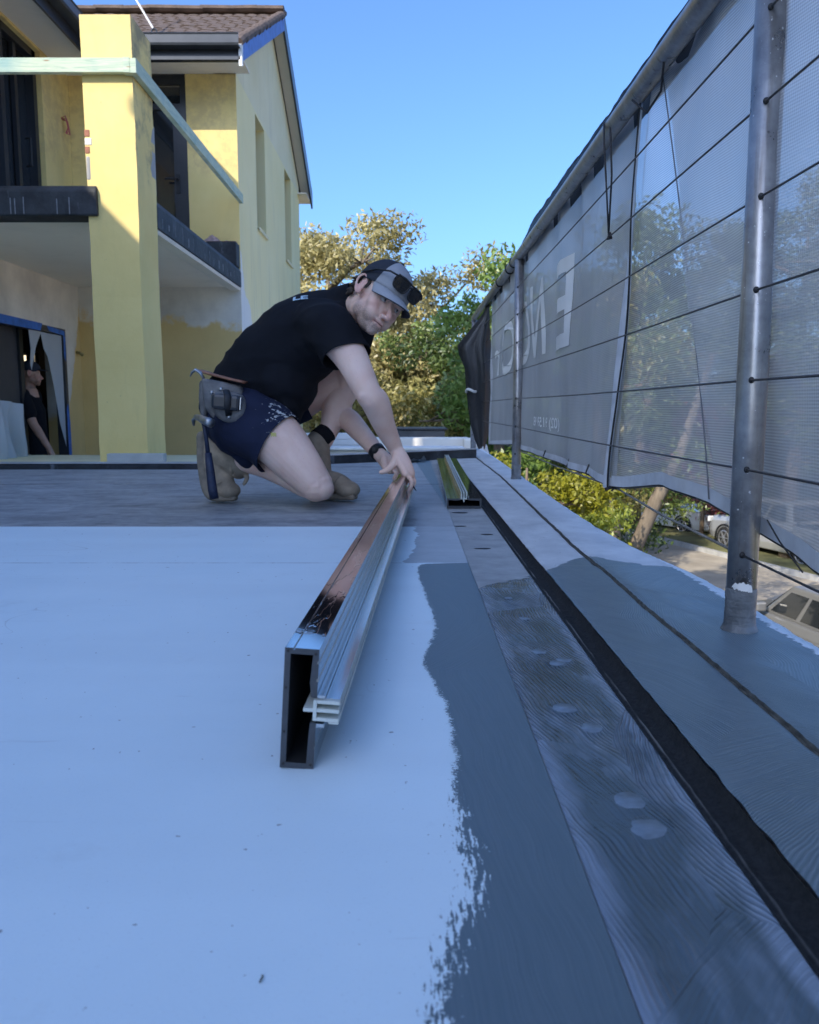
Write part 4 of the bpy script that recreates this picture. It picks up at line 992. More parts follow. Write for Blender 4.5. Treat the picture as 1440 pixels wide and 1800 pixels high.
make_tree('bright yellow green bush showing under the far banner hem', (1.55, 10.8, ZG), 4.0, 1.15, .12, M['bark'], LF['yellow'], .09, 1500, 10, 16, clump=(.25, .45), first=.3, tips=6, name='bush', cat='bush', group='bushes below the deck')
make_tree('lime bush at the foot of the forked street tree', (2.35, 12.8, ZG), 3.1, 1.1, .10, M['bark'], LF['lime'], .09, 1300, 9, 17, clump=(.25, .5), first=.2, tips=6, name='bush', cat='bush', group='bushes below the deck')
# forked street tree with a leaning trunk
ft = empty('tree', (3.75, 14.4, ZG)); tag(ft, 'pale forked street tree with one trunk leaning over the road', 'tree', 'trees beyond the deck')
mb = MB(); mb.tube([(-.05, 0, -.2), (-.12, 0, 1.2), (-.18, 0, 2.4), (-.35, .1, 3.6), (-.55, .2, 5.2)], [.26, .21, .17, .13, .05], 10)
mb.tube([(-.06, 0, 1.15), (.22, -.05, 1.9), (.58, -.1, 2.85), (.95, -.1, 3.6), (1.5, 0, 5.4)], [.13, .125, .12, .10, .05], 10)
mb.tube([(-.15, 0, 2.2), (-.6, -.1, 3.0), (-1.0, -.2, 3.5)], [.10, .08, .04], 8)
mb.build('trunk', M['bark_pale'], ft, True)
cs, ss = [], []
rg = random.Random(5)
for k in range(95):
    z = rg.uniform(1.9, 7.6); s = 1.9 * math.sin(math.pi * min(1, max(.12, (z - 1.2) / 7.0))) 
    a = rg.uniform(0, 6.28); q = rg.random() ** .5
    p = Vector((.25 + s * 1.25 * q * math.cos(a), s * q * math.sin(a), z))
    if z < 3.3 and -.5 < p.x < 1.0 and p.y < .1: continue
    cs.append(p); ss.append(rg.uniform(.3, .62))
leaf_cloud('crown', cs, ss, 480, .10, LF['green'], ft, .8, 3)
leaf_cloud('low_foliage', [(.10, .3, 2.55), (-.75, -.3, 2.6), (.9, .4, 3.1), (.35, .4, 1.9), (-1.3, -.3, 2.3), (1.0, .3, 2.6)], [.30, .40, .4, .26, .5, .3], 1100, .085, LF['lime'], ft, .8, 4)
make_tree('broad dark street tree seen through the near banner', (11.1, 23.6, ZG), 10.5, 3.6, .24, M['bark'], LF['green'], .15, 620, 11, 21, clump=(.5, .9), first=.3, tips=6)
make_tree('tall street tree at the right edge seen through the cloth', (12.7, 21.2, ZG), 10.0, 3.4, .3, M['bark'], LF['green'], .16, 560, 11, 22, clump=(.5, .95), first=.35, tips=6)
make_tree('far olive street tree seen through the printed banner', (4.6, 24.0, ZG), 8.2, 3.0, .3, M['bark'], LF['olive'], .17, 560, 11, 23, clump=(.5, .9), first=.25, tips=6)
make_tree('tall green tree across the road behind the printed letters', (8.5, 30.5, ZG), 11.0, 3.6, .25, M['bark'], LF['green'], .19, 420, 11, 27, clump=(.55, 1.0), first=.3, tips=6)
make_tree('flowering pink shrub across the road behind the cloth', (9.9, 27.5, ZG), 4.6, 1.9, .07, M['bark'], LF['pink'], .15, 420, 9, 24, clump=(.4, .7), first=.2, tips=6, name='bush', cat='bush', group='bushes across the road')
make_tree('dark hedge like bush behind the white parked car', (8.6, 31.5, ZG), 4.4, 2.6, .2, M['bark'], LF['green'], .16, 520, 10, 25, clump=(.5, .9), first=.1, tips=6, name='bush', cat='bush', group='bushes across the road')
make_tree('low green bush beside the silver pickup', (13.2, 30.0, ZG), 4.2, 2.4, .2, M['bark'], LF['lime'], .16, 460, 10, 26, clump=(.5, .9), first=.1, tips=6, name='bush', cat='bush', group='bushes across the road')
tl = []; rg = random.Random(9)
for k in range(150):
    x = rg.uniform(-26, 46); y = rg.uniform(46, 62); tl.append((x, y, ZG + rg.uniform(.5, 6.2)))
wo_ = leaf_cloud('distant_trees', tl, [rg.uniform(1.3, 2.3) for _ in tl], 130, .42, LF['olive'], None, .8, 8); tag(wo_, 'olive belt of trees along the horizon beyond the street', 'trees', kind='stuff')
# ================================================================ aluminium channels on the deck
def m_alu(name, col, rough, streak=.02):
    t = NT(name); x, y, z = t.xyz()
    n = t.noise(1, 4, .6, t.map(t.co, (120, 2.2, 120)))
    dent = t.noise(1, 3, .5, t.map(t.co, (30, 9, 30)))
    t.P(Base_Color=t.mix(t.rng(n, .3, .7), tuple(c * .86 for c in col), col), Metallic=1.0, Roughness=t.rng(n, .3, .7, rough, rough + .06), Normal=t.bump(dent, .05, .0012)); return t.m
M['alu'] = m_alu('bright_aluminium', (.60, .62, .63), .14)
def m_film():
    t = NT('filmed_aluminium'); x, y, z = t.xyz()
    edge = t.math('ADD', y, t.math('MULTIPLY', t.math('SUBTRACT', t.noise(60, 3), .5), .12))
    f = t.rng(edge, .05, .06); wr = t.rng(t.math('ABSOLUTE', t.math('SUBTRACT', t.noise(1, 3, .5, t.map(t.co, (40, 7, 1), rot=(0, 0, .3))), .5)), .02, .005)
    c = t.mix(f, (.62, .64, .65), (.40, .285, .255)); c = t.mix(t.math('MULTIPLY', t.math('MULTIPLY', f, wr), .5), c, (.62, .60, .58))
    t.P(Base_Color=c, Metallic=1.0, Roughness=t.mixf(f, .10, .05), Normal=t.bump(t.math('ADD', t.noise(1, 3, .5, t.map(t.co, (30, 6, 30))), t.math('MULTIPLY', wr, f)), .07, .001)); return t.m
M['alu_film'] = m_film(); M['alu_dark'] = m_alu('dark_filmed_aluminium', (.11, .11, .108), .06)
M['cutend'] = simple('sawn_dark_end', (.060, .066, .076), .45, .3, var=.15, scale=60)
M['pvc'] = simple('pale_thermal_break', (.56, .60, .56), .5, var=.08, scale=40)
M['plastic_film'] = simple('clear_edge_film', (.55, .58, .6), .2, .6, var=.2, scale=30)
CW, CH, CT = .036, .131, .0062
def channel(label, length, where, rot, side_m='alu'):
    root = empty('window_channel'); tag(root, label, 'metal channel', 'aluminium window channels')
    a, b = .052, .079
    loop = [(CW, a), (CW, .026), (CW - .001, .0255), (CW - .001, .0235), (CW, .023), (CW, 0), (0, 0), (0, CH), (.0085, CH), (.0085, CH - .002), (.0105, CH - .002), (.0105, CH), (CW, CH), (CW, .119), (CW - .002, .118), (CW - .002, .1155), (CW, .1145), (CW, .100), (CW - .002, .099), (CW - .002, .0965), (CW, .0955), (CW, b), (CW - CT, b), (CW - CT - .002, .095), (CW - CT, CH - CT), (CT, CH - CT), (CT, CT), (CW - CT - .002, CT), (CW - CT - .001, .035), (CW - CT, a)]
    n = len(loop)
    vs = [(u - CW / 2, 0, v) for u, v in loop] + [(u - CW / 2, length, v) for u, v in loop]
    side, top, inner = [], [], []
    for i in range(n):
        j = (i + 1) % n; f = (i, j, n + j, n + i)
        (top if loop[i][1] > CH - .003 and loop[j][1] > CH - .003 else inner if 22 <= i < n - 1 else side).append(f)
    mb = MB(); mb.add(vs, side); mb.build('channel_body', M[side_m], root); MB().add(vs, inner).build('inner_wall', M['dark'], root)  # near-black inner wall stands in for the shade inside the hollow
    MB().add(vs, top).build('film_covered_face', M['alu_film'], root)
    for k, (yy, fl) in enumerate(((-.0005, True), (length + .0005, False))):
        bm = bmesh.new(); vv = [bm.verts.new((u - CW / 2, yy, v)) for u, v in loop]
        f = bm.faces.new(vv if not fl else vv[::-1]); f.normal_update(); bmesh.ops.triangulate(bm, faces=[f], ngon_method='EAR_CLIP'); me = bpy.data.meshes.new('m'); bm.to_mesh(me); bm.free()
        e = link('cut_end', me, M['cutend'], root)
        if fl:
            for (u, v) in ((.0035, CH - .0035), (CW - .0035, CH - .005), (.003, .088), (.003, .04), (.0035, .0045), (CW - .0035, .005)):
                MB().tube([(u - CW / 2, -.0013, v), (u - CW / 2, .004, v)], .0014, 8).build('screw_port', M['black'], e)
    lip = MB(); lip.box(CW / 2 + .0003, CW / 2 + .0085, -.0003, length, a - .0052, a - .0012).box(CW / 2 + .0003, CW / 2 + .0085, -.0003, length, b - .0004, b + .0028); lip.build('lip', M['alu'], root)
    p = MB(); L0, L1 = -.004, length - .01; o = CW / 2
    p.box(o - .0032, o + .0006, L0, L1, .0552, .0776)                                             # spine
    p.box(o + .0007, o + .0245, L0, L1, .0741, .0776); p.box(o - .0135, o - .0033, L0, L1, .0646, .0685); p.box(o + .0007, o + .0240, L0, L1, .0648, .0686); p.box(o + .0007, o + .0240, L0, L1, .0552, .0588); p.box(o + .0135, o + .0240, L0, L1, .0530, .0551)
    MB().box(o + .0032, o + .0085, .003, L1, .0776, .0779).build('gap_shadow_strip', M['black'], root)  # black strip painting the gap shadow between wall and bead
    p.build('thermal_break', M['pvc'], root, bevel=.0003)
    e = MB(); e.box(o + .0090, o + .0238, .002, L1, .07765, .0782).box(o + .0008, o + .0028, .002, L1, .0783, .0805).box(o + .0140, o + .0152, .002, L1, .0783, .0790); e.build('edge_bead', M['alu'], root)
    root.location = where; root.rotation_euler = rot; return root
channel('long aluminium channel on edge with a pale E shaped strip, held by the man', 2.34, (-.1195, .826, .0005), (0, R(3.6), R(-2.15)))
c2 = channel('aluminium channel lying flat with pale fins upward beside the dark groove', 2.45, (.2725, 3.085, .0175), (0, R(-90), R(-1.0)), 'alu_dark')
st_ = MB()
for (x, y, rx, ry) in ((.185, 2.96, .028, .02), (.165, 2.62, .02, .012), (.235, 2.45, .018, .010), (.20, 2.2, .022, .010)):
    st_.add([(x + rx * math.cos(a) * (1 + .2 * nz(a, x, 2)), y + ry * math.sin(a), -.0022) for a in np.linspace(0, 6.28, 17)[:-1]], [tuple(range(16))])
st_.build('dark_stain', M['membrane'], deck)

# ================================================================ vehicles in the street
M['tyre'] = simple('tyre_rubber', (.02, .02, .02), .8); M['rim'] = simple('alloy_rim', (.45, .46, .48), .3, .8); M['carglass'] = m_glass(); M['lamp'] = simple('clear_lamp', (.75, .77, .8), .15); M['tail'] = simple('red_lamp', (.4, .02, .02), .25)
def carpaint(name, col, metal=.4):
    t = NT(name); t.P(Base_Color=col, Metallic=metal, Roughness=.32, Coat_Weight=.7, Coat_Roughness=.05); return t.m
def loft(rings, closed=True):
    n = len(rings[0]); vs = [v for r in rings for v in r]; fs = []
    for i in range(len(rings) - 1):
        for k in range(n if closed else n - 1): fs.append((i * n + k, i * n + (k + 1) % n, (i + 1) * n + (k + 1) % n, (i + 1) * n + k))
    fs += [tuple(range(n - 1, -1, -1)), tuple(range((len(rings) - 1) * n, len(rings) * n))]
    return vs, fs
def car(name, label, kind, paint, pos, heading):
    """x: forwards, y: left.  kind 'ute' has a cab and a tub, 'hatch' a closed body"""
    root = empty(name, pos, heading); tag(root, label, 'ute' if kind == 'ute' else 'car', 'cars parked along the street')
    W = .92; L = 5.2 if kind == 'ute' else 4.3; gz = .30 if kind == 'ute' else .2
    belt = 1.12 if kind == 'ute' else .98; roof = 1.80 if kind == 'ute' else 1.50; hood = 1.08 if kind == 'ute' else .90
    h = L / 2
    sts = [(h, .62, .80), (h - .06, hood - .22, .88), (h - .30, hood - .05, .97), (h - 1.25, hood + .02, 1), (h - 1.45, belt, 1), (-h + (1.62 if kind == 'ute' else .5), belt, 1), (-h + .06, belt - .0 if kind == 'ute' else belt - .06, .97), (-h, belt - .1, .93)]
    rings = []
    for (x, z, k) in sts:
        w_ = W * k; rings.append([(x, -w_ * .93, gz), (x, -w_, gz + .22), (x, -w_, z - .16), (x, -w_ * .95, z), (x, w_ * .95, z), (x, w_, z - .16), (x, w_, gz + .22), (x, w_ * .93, gz)])
    v, f = loft(rings); MB().add(v, f).build('body', paint, root, bevel=.035)
    # cabin
    xa, xb = h - 1.40, -h + (1.62 if kind == 'ute' else .12)
    ta, tb = xa - .80, xb + (.12 if kind == 'ute' else .55)
    cab = [[(xa, -W * .90, belt - .02), (xa, W * .90, belt - .02), (xb, W * .90, belt - .02), (xb, -W * .90, belt - .02)], [(ta, -W * .82, roof - .03), (ta, W * .82, roof - .03), (tb, W * .82, roof - .03), (tb, -W * .82, roof - .03)]]
    v, f = loft(cab); MB().add(v, f).build('cabin', paint, root, bevel=.05)
    MB().add(*loft([[(ta - .02, -W * .78, roof - .035), (ta - .02, W * .78, roof - .035), (tb + .02, W * .78, roof - .035), (tb + .02, -W * .78, roof - .035)], [(ta - .12, -W * .70, roof), (ta - .12, W * .70, roof), (tb + .08, W * .70, roof), (tb + .08, -W * .70, roof)]])).build('roof', paint, root, bevel=.01)
    def cabpt(u, s, zf):   # u 0 front .. 1 rear on side s, zf 0 belt .. 1 roof
        a = Vector((xa + (xb - xa) * u, s * W * .90, belt)); b = Vector((ta + (tb - ta) * u, s * W * .82, roof - .05)); return a.lerp(b, zf) + Vector((0, s * .008, 0))
    spans = ((.10, .46), (.52, .90)) if kind == 'ute' else ((.10, .42), (.47, .74), (.78, .92))
    for s in (-1, 1):
        for (a, b) in spans:
            pts = [cabpt(a, s, .10), cabpt(b, s, .10), cabpt(b, s, .84), cabpt(a, s, .84)]
            wo_ = MB().add(pts, [(0, 1, 2, 3) if s > 0 else (3, 2, 1, 0)]).build('window', M['carglass'], root)
            hx = xa + (xb - xa) * (b - .05)
            MB().box(hx - .08, hx + .08, s * (W * .985) - .012, s * (W * .985) + .03, belt - .23, belt - .19).build('door_handle', paint, root, bevel=.006)
            xx = xa + (xb - xa) * (b + .028)
            MB().box(xx - .004, xx + .004, s * W - .004, s * W + .0035, gz + .22, belt - .17).build('door_gap', M['black'], root)
        mr = MB().box(xa - .34, xa - .16, s * .93 if s > 0 else -1.16, 1.16 if s > 0 else s * .93, belt + .05, belt + .24).build('mirror', paint, root, bevel=.04)
        MB().box(h - .10, h - .02, s * .72 - .16, s * .72 + .16, hood - .30, hood - .12).build('headlight', M['lamp'], root, bevel=.03)
        MB().box(-h - .015, -h + .05, s * .80 - .07, s * .80 + .07, belt - .45, belt - .08).build('tail_light', M['tail'], root, bevel=.02)
        for wx in (h - .92, -h + 1.05):
            r_ = .37 if kind == 'ute' else .31; wy = s * (W - .10)
            prof = [(.0, .11), (r_ * .62, .115), (r_ * .7, .115), (r_ * .94, .11), (r_, .07), (r_, -.07), (r_ * .94, -.11), (.0, -.11)]
            rg_ = [[(wx + r * math.cos(a), wy + d, r_ + r * math.sin(a)) for a in np.linspace(0, 2 * math.pi, 25)[:-1]] for r, d in prof]
            v, f = loft([[p for p in r] for r in rg_]); wh = MB().add(v, f).build('wheel', M['tyre'], root, True)
            sp = MB()
            for q in range(6):
                a = q * math.pi / 3; c, s2 = math.cos(a), math.sin(a)
                sp.tube([(wx, wy + s * .118, r_), (wx + c * r_ * .62, wy + s * .118, r_ + s2 * r_ * .62)], [.05, .035], 6, flat=.4)
            sp.tube([(wx + r_ * .62 * math.cos(a), wy + s * .118, r_ + r_ * .62 * math.sin(a)) for a in np.linspace(0, 2 * math.pi, 20)], .02, 6); sp.build('rim', M['rim'], wh)
            MB().tube([(wx + (r_ + .05) * math.cos(a), s * (W + .002), r_ + (r_ + .05) * math.sin(a)) for a in np.linspace(-.15, math.pi + .15, 16)], .03, 6).build('wheel_arch', M['black'], root, True)
    def front_pt(t_, zf): return Vector((xa, t_ * W * .86, belt)).lerp(Vector((ta, t_ * W * .78, roof - .05)), zf) + Vector((.012, 0, .008))
    MB().add([front_pt(-1, .08), front_pt(1, .08), front_pt(1, .92), front_pt(-1, .92)], [(0, 1, 2, 3)]).build('windscreen', M['carglass'], root)
    def rear_pt(t_, zf): return Vector((xb, t_ * W * .80, belt)).lerp(Vector((tb, t_ * W * .74, roof - .05)), zf) + Vector((-.012, 0, .004))
    MB().add([rear_pt(1, .15), rear_pt(-1, .15), rear_pt(-1, .88), rear_pt(1, .88)], [(0, 1, 2, 3)]).build('rear_window', M['carglass'], root)
    MB().box(h - .02, h + .06, -W * .82, W * .82, gz + .02, gz + .26).build('bumper', M['black'] if kind == 'ute' else paint, root, bevel=.04)
    MB().box(h - .05, h + .03, -.48, .48, hood - .32, hood - .14).build('grille', M['black'], root, bevel=.02)
    MB().box(-h - .08, -h + .02, -W * .8, W * .8, gz + .05, gz + .24).build('bumper', M['gutter'], root, bevel=.03)
    if kind == 'ute':
        MB().box(-h + .10, xb - .06, -W * .80, W * .80, belt - .3, belt + .006).build('tub_cover', M['black'], root, bevel=.01)
        MB().tube([(xb - .1, -.68, belt), (xb - .22, -.62, belt + .5), (xb - .22, .62, belt + .5), (xb - .1, .68, belt)], .035, 8).build('sports_bar', M['black'], root, True)
    MB().box(h - .55, h - .545, -.01, .01, hood, hood + .01).build('badge', M['rim'], root)
    return root
ang = math.atan2(hd.y, hd.x)
car('parked_ute', 'grey dual cab ute parked nearest below the deck', 'ute', carpaint('champagne_paint', (.24, .24, .235)), (7.02, 13.0, ZG), ang - .13).scale = (.88, .88, .88)
car('parked_ute', 'silver dual cab ute half hidden by the banner across the road', 'ute', carpaint('silver_paint', (.50, .51, .52), .5), (11.35, 24.3, ZG), ang)
car('parked_car', 'white hatchback parked beyond the forked tree facing the deck', 'hatch', carpaint('white_car_paint', (.75, .75, .74), .0), (9.75, 30.2, ZG), ang + math.pi + .25)
# two wheelie bins by the kerb, a dark shape beside the trunk
# ================================================================ people
def catmull(P_, n):
    P_ = [np.array(p, float) for p in P_]; out = []
    Q = [2 * P_[0] - P_[1]] + P_ + [2 * P_[-1] - P_[-2]]
    for i in range(1, len(Q) - 2):
        for k in range(n):
            t = k / n; a, b, c, d = Q[i - 1:i + 3]
            out.append(.5 * (2 * b + (c - a) * t + (2 * a - 5 * b + 4 * c - d) * t * t + (3 * b - a - 3 * c + d) * t ** 3))
    out.append(Q[-2]); return out
def limb(mb, pts, rad, n=9, seg=26, flat=None):
    P_ = [Vector(p) for p in catmull([tuple(p) for p in pts], n)]; r = [float(v[0]) for v in catmull([(q,) for q in rad], n)]
    mb.tube(P_, r, seg, flat=flat); 
    for e, q in ((P_[0], r[0]), (P_[-1], r[-1])): mb.ell(e, (q * .98,) * 3, nu=14, nv=8)
def frame(a, b, c): return Matrix((Vector(a).normalized(), Vector(b).normalized(), Vector(c).normalized())).transposed()
def remesh(mb, voxel, smooth=3, fac=.5):
    me = mesh(mb.v, mb.f); o = bpy.data.objects.new('t', me); COL.objects.link(o)
    m = o.modifiers.new('r', 'REMESH'); m.mode = 'VOXEL'; m.voxel_size = voxel; m.use_smooth_shade = True
    if smooth: s = o.modifiers.new('s', 'SMOOTH'); s.iterations = smooth; s.factor = fac
    bpy.context.view_layer.update()
    out = bpy.data.meshes.new_from_object(o.evaluated_get(bpy.context.evaluated_depsgraph_get())); bpy.data.objects.remove(o)
    return out
def cut(me, cuts):
    """cuts: (point, normal, radius) - everything beyond the plane within radius of the point goes"""
    bm = bmesh.new(); bm.from_mesh(me)
    for (p, nrm, rad) in cuts:
        p = Vector(p); nrm = Vector(nrm).normalized()
        vs = {v for v in bm.verts if (v.co - p).length < rad}
        fs = [f for f in bm.faces if all(v in vs for v in f.verts)]
        es = {e for f in fs for e in f.edges}; vv = {v for f in fs for v in f.verts}
        bmesh.ops.bisect_plane(bm, geom=list(vv) + list(es) + fs, plane_co=p, plane_no=nrm, clear_outer=True)
    bmesh.ops.delete(bm, geom=[v for v in bm.verts if not v.link_faces], context='VERTS')
    bm.to_mesh(me); bm.free(); return me
def fold(me, amp, sx, seed=0.0, M_=None):
    """cloth creases: push vertices along their normals by stretched noise"""
    me.update()
    co = np.empty(len(me.vertices) * 3, np.float32); me.vertices.foreach_get('co', co); co = co.reshape(-1, 3).copy()
    nn = [v.normal.copy() for v in me.vertices]
    for i, v in enumerate(me.vertices):
        p = v.co
        q = (M_ @ p) if M_ is not None else p
        h = mnoise.noise(Vector((q.x * sx[0], q.y * sx[1], q.z * sx[2] + seed)))
        h = (1 - abs(h) * 2.2) 
        h2 = mnoise.noise(Vector((q.x * sx[0] * .4, q.y * sx[1] * .4, q.z * sx[2] * .4 + seed + 9)))
        co[i] += np.array(nn[i]) * amp * (h * .5 + h2)
    me.vertices.foreach_set('co', co.ravel()); me.update(); return me
def solid(o, th):
    m = o.modifiers.new('thick', 'SOLIDIFY'); m.thickness = th; m.offset = -1; return o
def m_skin(name, a, b, beard=True):
    t = NT(name); n = t.noise(9, 4, .6); f = t.noise(60, 3)
    c = t.mix(t.rng(n, .35, .68), a, b)
    fr_ = t.rng(t.noise(170, 2), .68, .74); c = t.mix(t.math('MULTIPLY', fr_, .25), c, (.26, .12, .08))
    bd = t.n('ShaderNodeAttribute', attribute_name='beard').outputs['Fac']
    st_ = t.math('MULTIPLY', bd, t.rng(t.noise(420, 2), .30, .62, .25, .75)); c = t.mix(st_, c, (.12, .075, .05))
    rd = t.n('ShaderNodeAttribute', attribute_name='flush').outputs['Fac']; c = t.mix(t.math('MULTIPLY', rd, .6), c, (.55, .17, .14))
    t.P(Base_Color=c, Roughness=.5, Subsurface_Weight=.12, Subsurface_Radius=(.02, .008, .004), Subsurface_Scale=.5, Specular_IOR_Level=.35, Normal=t.bump(t.noise(260, 3), .12, .001)); return t.m
M['skin'] = m_skin('fair_skin', (.78, .52, .415), (.86, .635, .53)); M['skin2'] = m_skin('tan_skin', (.48, .28, .20), (.56, .34, .25))
def m_fabric(name, col, var=.25, wave=900):
    t = NT(name); n = t.noise(7, 5, .6); c = t.mix(t.rng(n, .3, .7), tuple(v * (1 - var) for v in col), tuple(v * (1 + var) for v in col))
    t.P(Base_Color=c, Roughness=.9, Specular_IOR_Level=.2, Sheen_Weight=.0, Normal=t.bump(t.noise(wave, 2), .2, .0006)); return t.m
M['tee'] = m_fabric('black_cotton', (.0085, .0095, .013)); M['boot'] = simple('tan_suede', (.34, .275, .20), .9, var=.22, scale=24, bump=.4, bscale=130); M['sole'] = simple('tan_sole', (.24, .20, .15), .8, var=.25, scale=30)
def m_shorts():
    t = NT('navy_work_shorts'); n = t.noise(7, 5); c = t.mix(t.rng(n, .3, .7), (.010, .014, .034), (.018, .024, .055))
    x, y, z = t.xyz()
    ml_ = at(470, 872, 3.2); ml_.z = 0; cen = at(502, 728, 3.05) - ml_
    d = t.n('ShaderNodeVectorMath', {0: t.co, 1: tuple(cen)}, operation='DISTANCE').outputs['Value']
    sp = t.math('SUBTRACT', t.noise(1, 4, .7, t.map(t.co, (38, 38, 80), rot=(0, .6, 0))), t.math('MULTIPLY', d, 1.5))
    f = t.rng(sp, .50, .51); c = t.mix(t.math('MULTIPLY', f, .85), c, (.62, .64, .62))
    t.P(Base_Color=c, Roughness=.85, Specular_IOR_Level=.25, Normal=t.bump(t.noise(500, 2), .2, .0006)); return t.m
M['shorts'] = m_shorts(); M['hair'] = simple('brown_hair', (.045, .03, .02), .7, var=.5, scale=60, bump=.8, bscale=150)
M['capgrey'] = m_fabric('grey_cap_cotton', (.34, .35, .37), .15); M['capdark'] = m_fabric('charcoal_cap_mesh', (.035, .040, .052), .2); M['shade'] = simple('dark_lens', (.012, .013, .015), .06)
M['leather'] = simple('greyed_leather', (.135, .13, .125), .6, var=.45, scale=18, bump=.5, bscale=90); M['belt'] = simple('tan_leather', (.30, .13, .075), .6, var=.3, scale=14)
M['steeltool'] = simple('bare_steel', (.36, .37, .38), .35, .85, var=.35, scale=40); M['navy'] = simple('navy_grip', (.012, .02, .05), .55, var=.3, scale=40)

def head(mb, F, o, k=1.0):
    """F: 3x3 with columns (his left, forwards, up); o: origin between the ears; shapes go into mb"""
    def W(s, f, u): return o + F @ Vector((s * k, f * k, u * k))
    def e(c, r, nu=20, nv=14): mb.ell(W(*c), tuple(x * k for x in r), M=F, nu=nu, nv=nv)
    e((0, -.012, .028), (.074, .093, .088)); e((0, .028, -.040), (.060, .060, .078)); e((0, .022, .035), (.062, .066, .055))
    e((0, .040, -.083), (.047, .045, .036)); e((0, .076, -.103), (.021, .017, .016)); e((0, .064, -.090), (.034, .025, .022))
    for s in (-1, 1):
        e((s * .046, .014, -.066), (.016, .036, .030)); e((s * .049, .050, -.004), (.017, .021, .022)); e((s * .040, .054, -.030), (.026, .026, .024)); e((s * .029, .070, .020), (.033, .019, .013)); e((s * .031, .062, -.058), (.027, .026, .032))
        e((s * .0125, .101, -.046), (.0085, .010, .0075)); e((s * .031, .0775, .0085), (.0165, .0075, .0048)); e((s * .031, .0775, -.0105), (.0155, .0065, .0032))
        # ear: shell, rim, lobe
        mb.ell(W(s * .076, -.010, -.008), (.007 * k, .017 * k, .028 * k), M=F @ Matrix.Rotation(-.18, 3, 'X'))
        rim = [(s * .077, .004, -.030), (s * .084, -.004, -.034), (s * .089, -.024, -.014), (s * .091, -.030, .010), (s * .087, -.018, .026), (s * .081, -.002, .020), (s * .077, .006, .006)]
        limb(mb, [W(*q) for q in rim], [.004 * k, .0055 * k, .0042 * k, .0042 * k, .0045 * k, .0042 * k, .003 * k], 4, 8)
    limb(mb, [W(0, .078, .012), W(0, .094, -.014), W(0, .113, -.036), W(0, .108, -.045)], [.0085 * k, .0086 * k, .0102 * k, .008 * k], 6, 14)
    e((0, .0855, -.061), (.022, .012, .010)); e((0, .0935, -.0665), (.0215, .0085, .0042)); e((0, .0905, -.0785), (.020, .0095, .0052)); e((0, .082, -.089), (.022, .012, .009))
    return W
def face_marks(me, F, o, k):
    Fi = F.transposed(); n = len(me.vertices); bd = np.zeros(n, np.float32); fl = np.zeros(n, np.float32)
    for i, v in enumerate(me.vertices):
        q = Fi @ (v.co - o) / k
        if q.length < .19 and q.z > -.15:
            if q.y > -.02:
                g = max(0, min(1, (-.050 - q.z) / .03 + max(0, (abs(q.x) - .045) / .03) * .8)) * max(0, min(1, (q.y + .01) / .02))
                lip = math.exp(-((q.x / .02) ** 2 + ((q.z + .0725) / .008) ** 2)); mus = math.exp(-((q.x / .03) ** 2 + ((q.z + .058) / .007) ** 2)) * (q.y > .07)
                bd[i] = min(1, max(g, mus)) * (1 - lip)
                fl[i] = max(math.exp(-((q.x / .016) ** 2 + ((q.z + .036) / .02) ** 2)) * (q.y > .085) * .8, math.exp(-(((abs(q.x) - .045) / .02) ** 2 + ((q.z + .03) / .02) ** 2)) * .5, lip * .9 * (q.y > .07), .7 * (abs(q.x) > .072) * (q.z > -.04) * (q.z < .03))
    for nm, a in (('beard', bd), ('flush', fl)):
        if nm not in me.attributes: me.attributes.new(nm, 'FLOAT', 'POINT')
        me.attributes[nm].data.foreach_set('value', a)
def eyes(W, F, k, root, look=(0, 0)):
    iris = simple('iris', (.05, .06, .07), .2); wht = simple('eye_white', (.55, .52, .50), .3)
    for s in (-1, 1):
        eo = MB(); eo.ell(W(s * .031, .0725, -.001), (.0118 * k,) * 3, nu=16, nv=10); eo = eo.build('eye', wht, root, True)
        ir = MB(); ir.ell(W(s * .031 + look[0], .0795, -.001 + look[1]), (.0056 * k, .0050 * k, .0056 * k), M=F, nu=14, nv=8); ir.build('iris', iris, eo, True)
        bw = MB(); limb(bw, [W(s * .012, .090, .019), W(s * .028, .0905, .0265), W(s * .046, .078, .020)], [.0035 * k, .0042 * k, .0022 * k], 4, 8); bw.build('eyebrow', M['hair'], root, True)
def finger(mb, pts, r): limb(mb, pts, [r, r * .95, r * .88, r * .78][:len(pts)], 4, 10)

# ---------------------------------------------------------------- the kneeling man
man = empty('person', tuple(at(470, 872, 3.2) * 1.0)); man.location.z = 0
tag(man, 'man in black tee, navy shorts and grey cap kneeling to mark the metal channel', 'person')
def mpart(name, me, mat, smooth=True):
    me.transform(Matrix.Translation(-man.location)); return link(name, me, mat, man, smooth)
HK = 1.08
hu = Vector((.62, 0, .78)); hf = Vector((.50, -.77, -.39)); hf = (hf - hu * hf.dot(hu) / hu.dot(hu)).normalized(); hu.normalize(); hs = hf.cross(hu)
HF = frame(hs, hf, hu); HO = at(667, 523, 3.02)
B = MB()
HW = head(B, HF, HO, HK)
# neck and trunk
limb(B, [at(598, 548, 3.18), at(622, 536, 3.14), HO + HF @ Vector((0, -.028, -.055)) * HK], [.068, .062, .060])
limb(B, [at(432, 700, 3.28), at(470, 650, 3.27), at(515, 612, 3.25), at(560, 580, 3.22), at(590, 560, 3.19)], [.14, .125, .13, .125, .085])
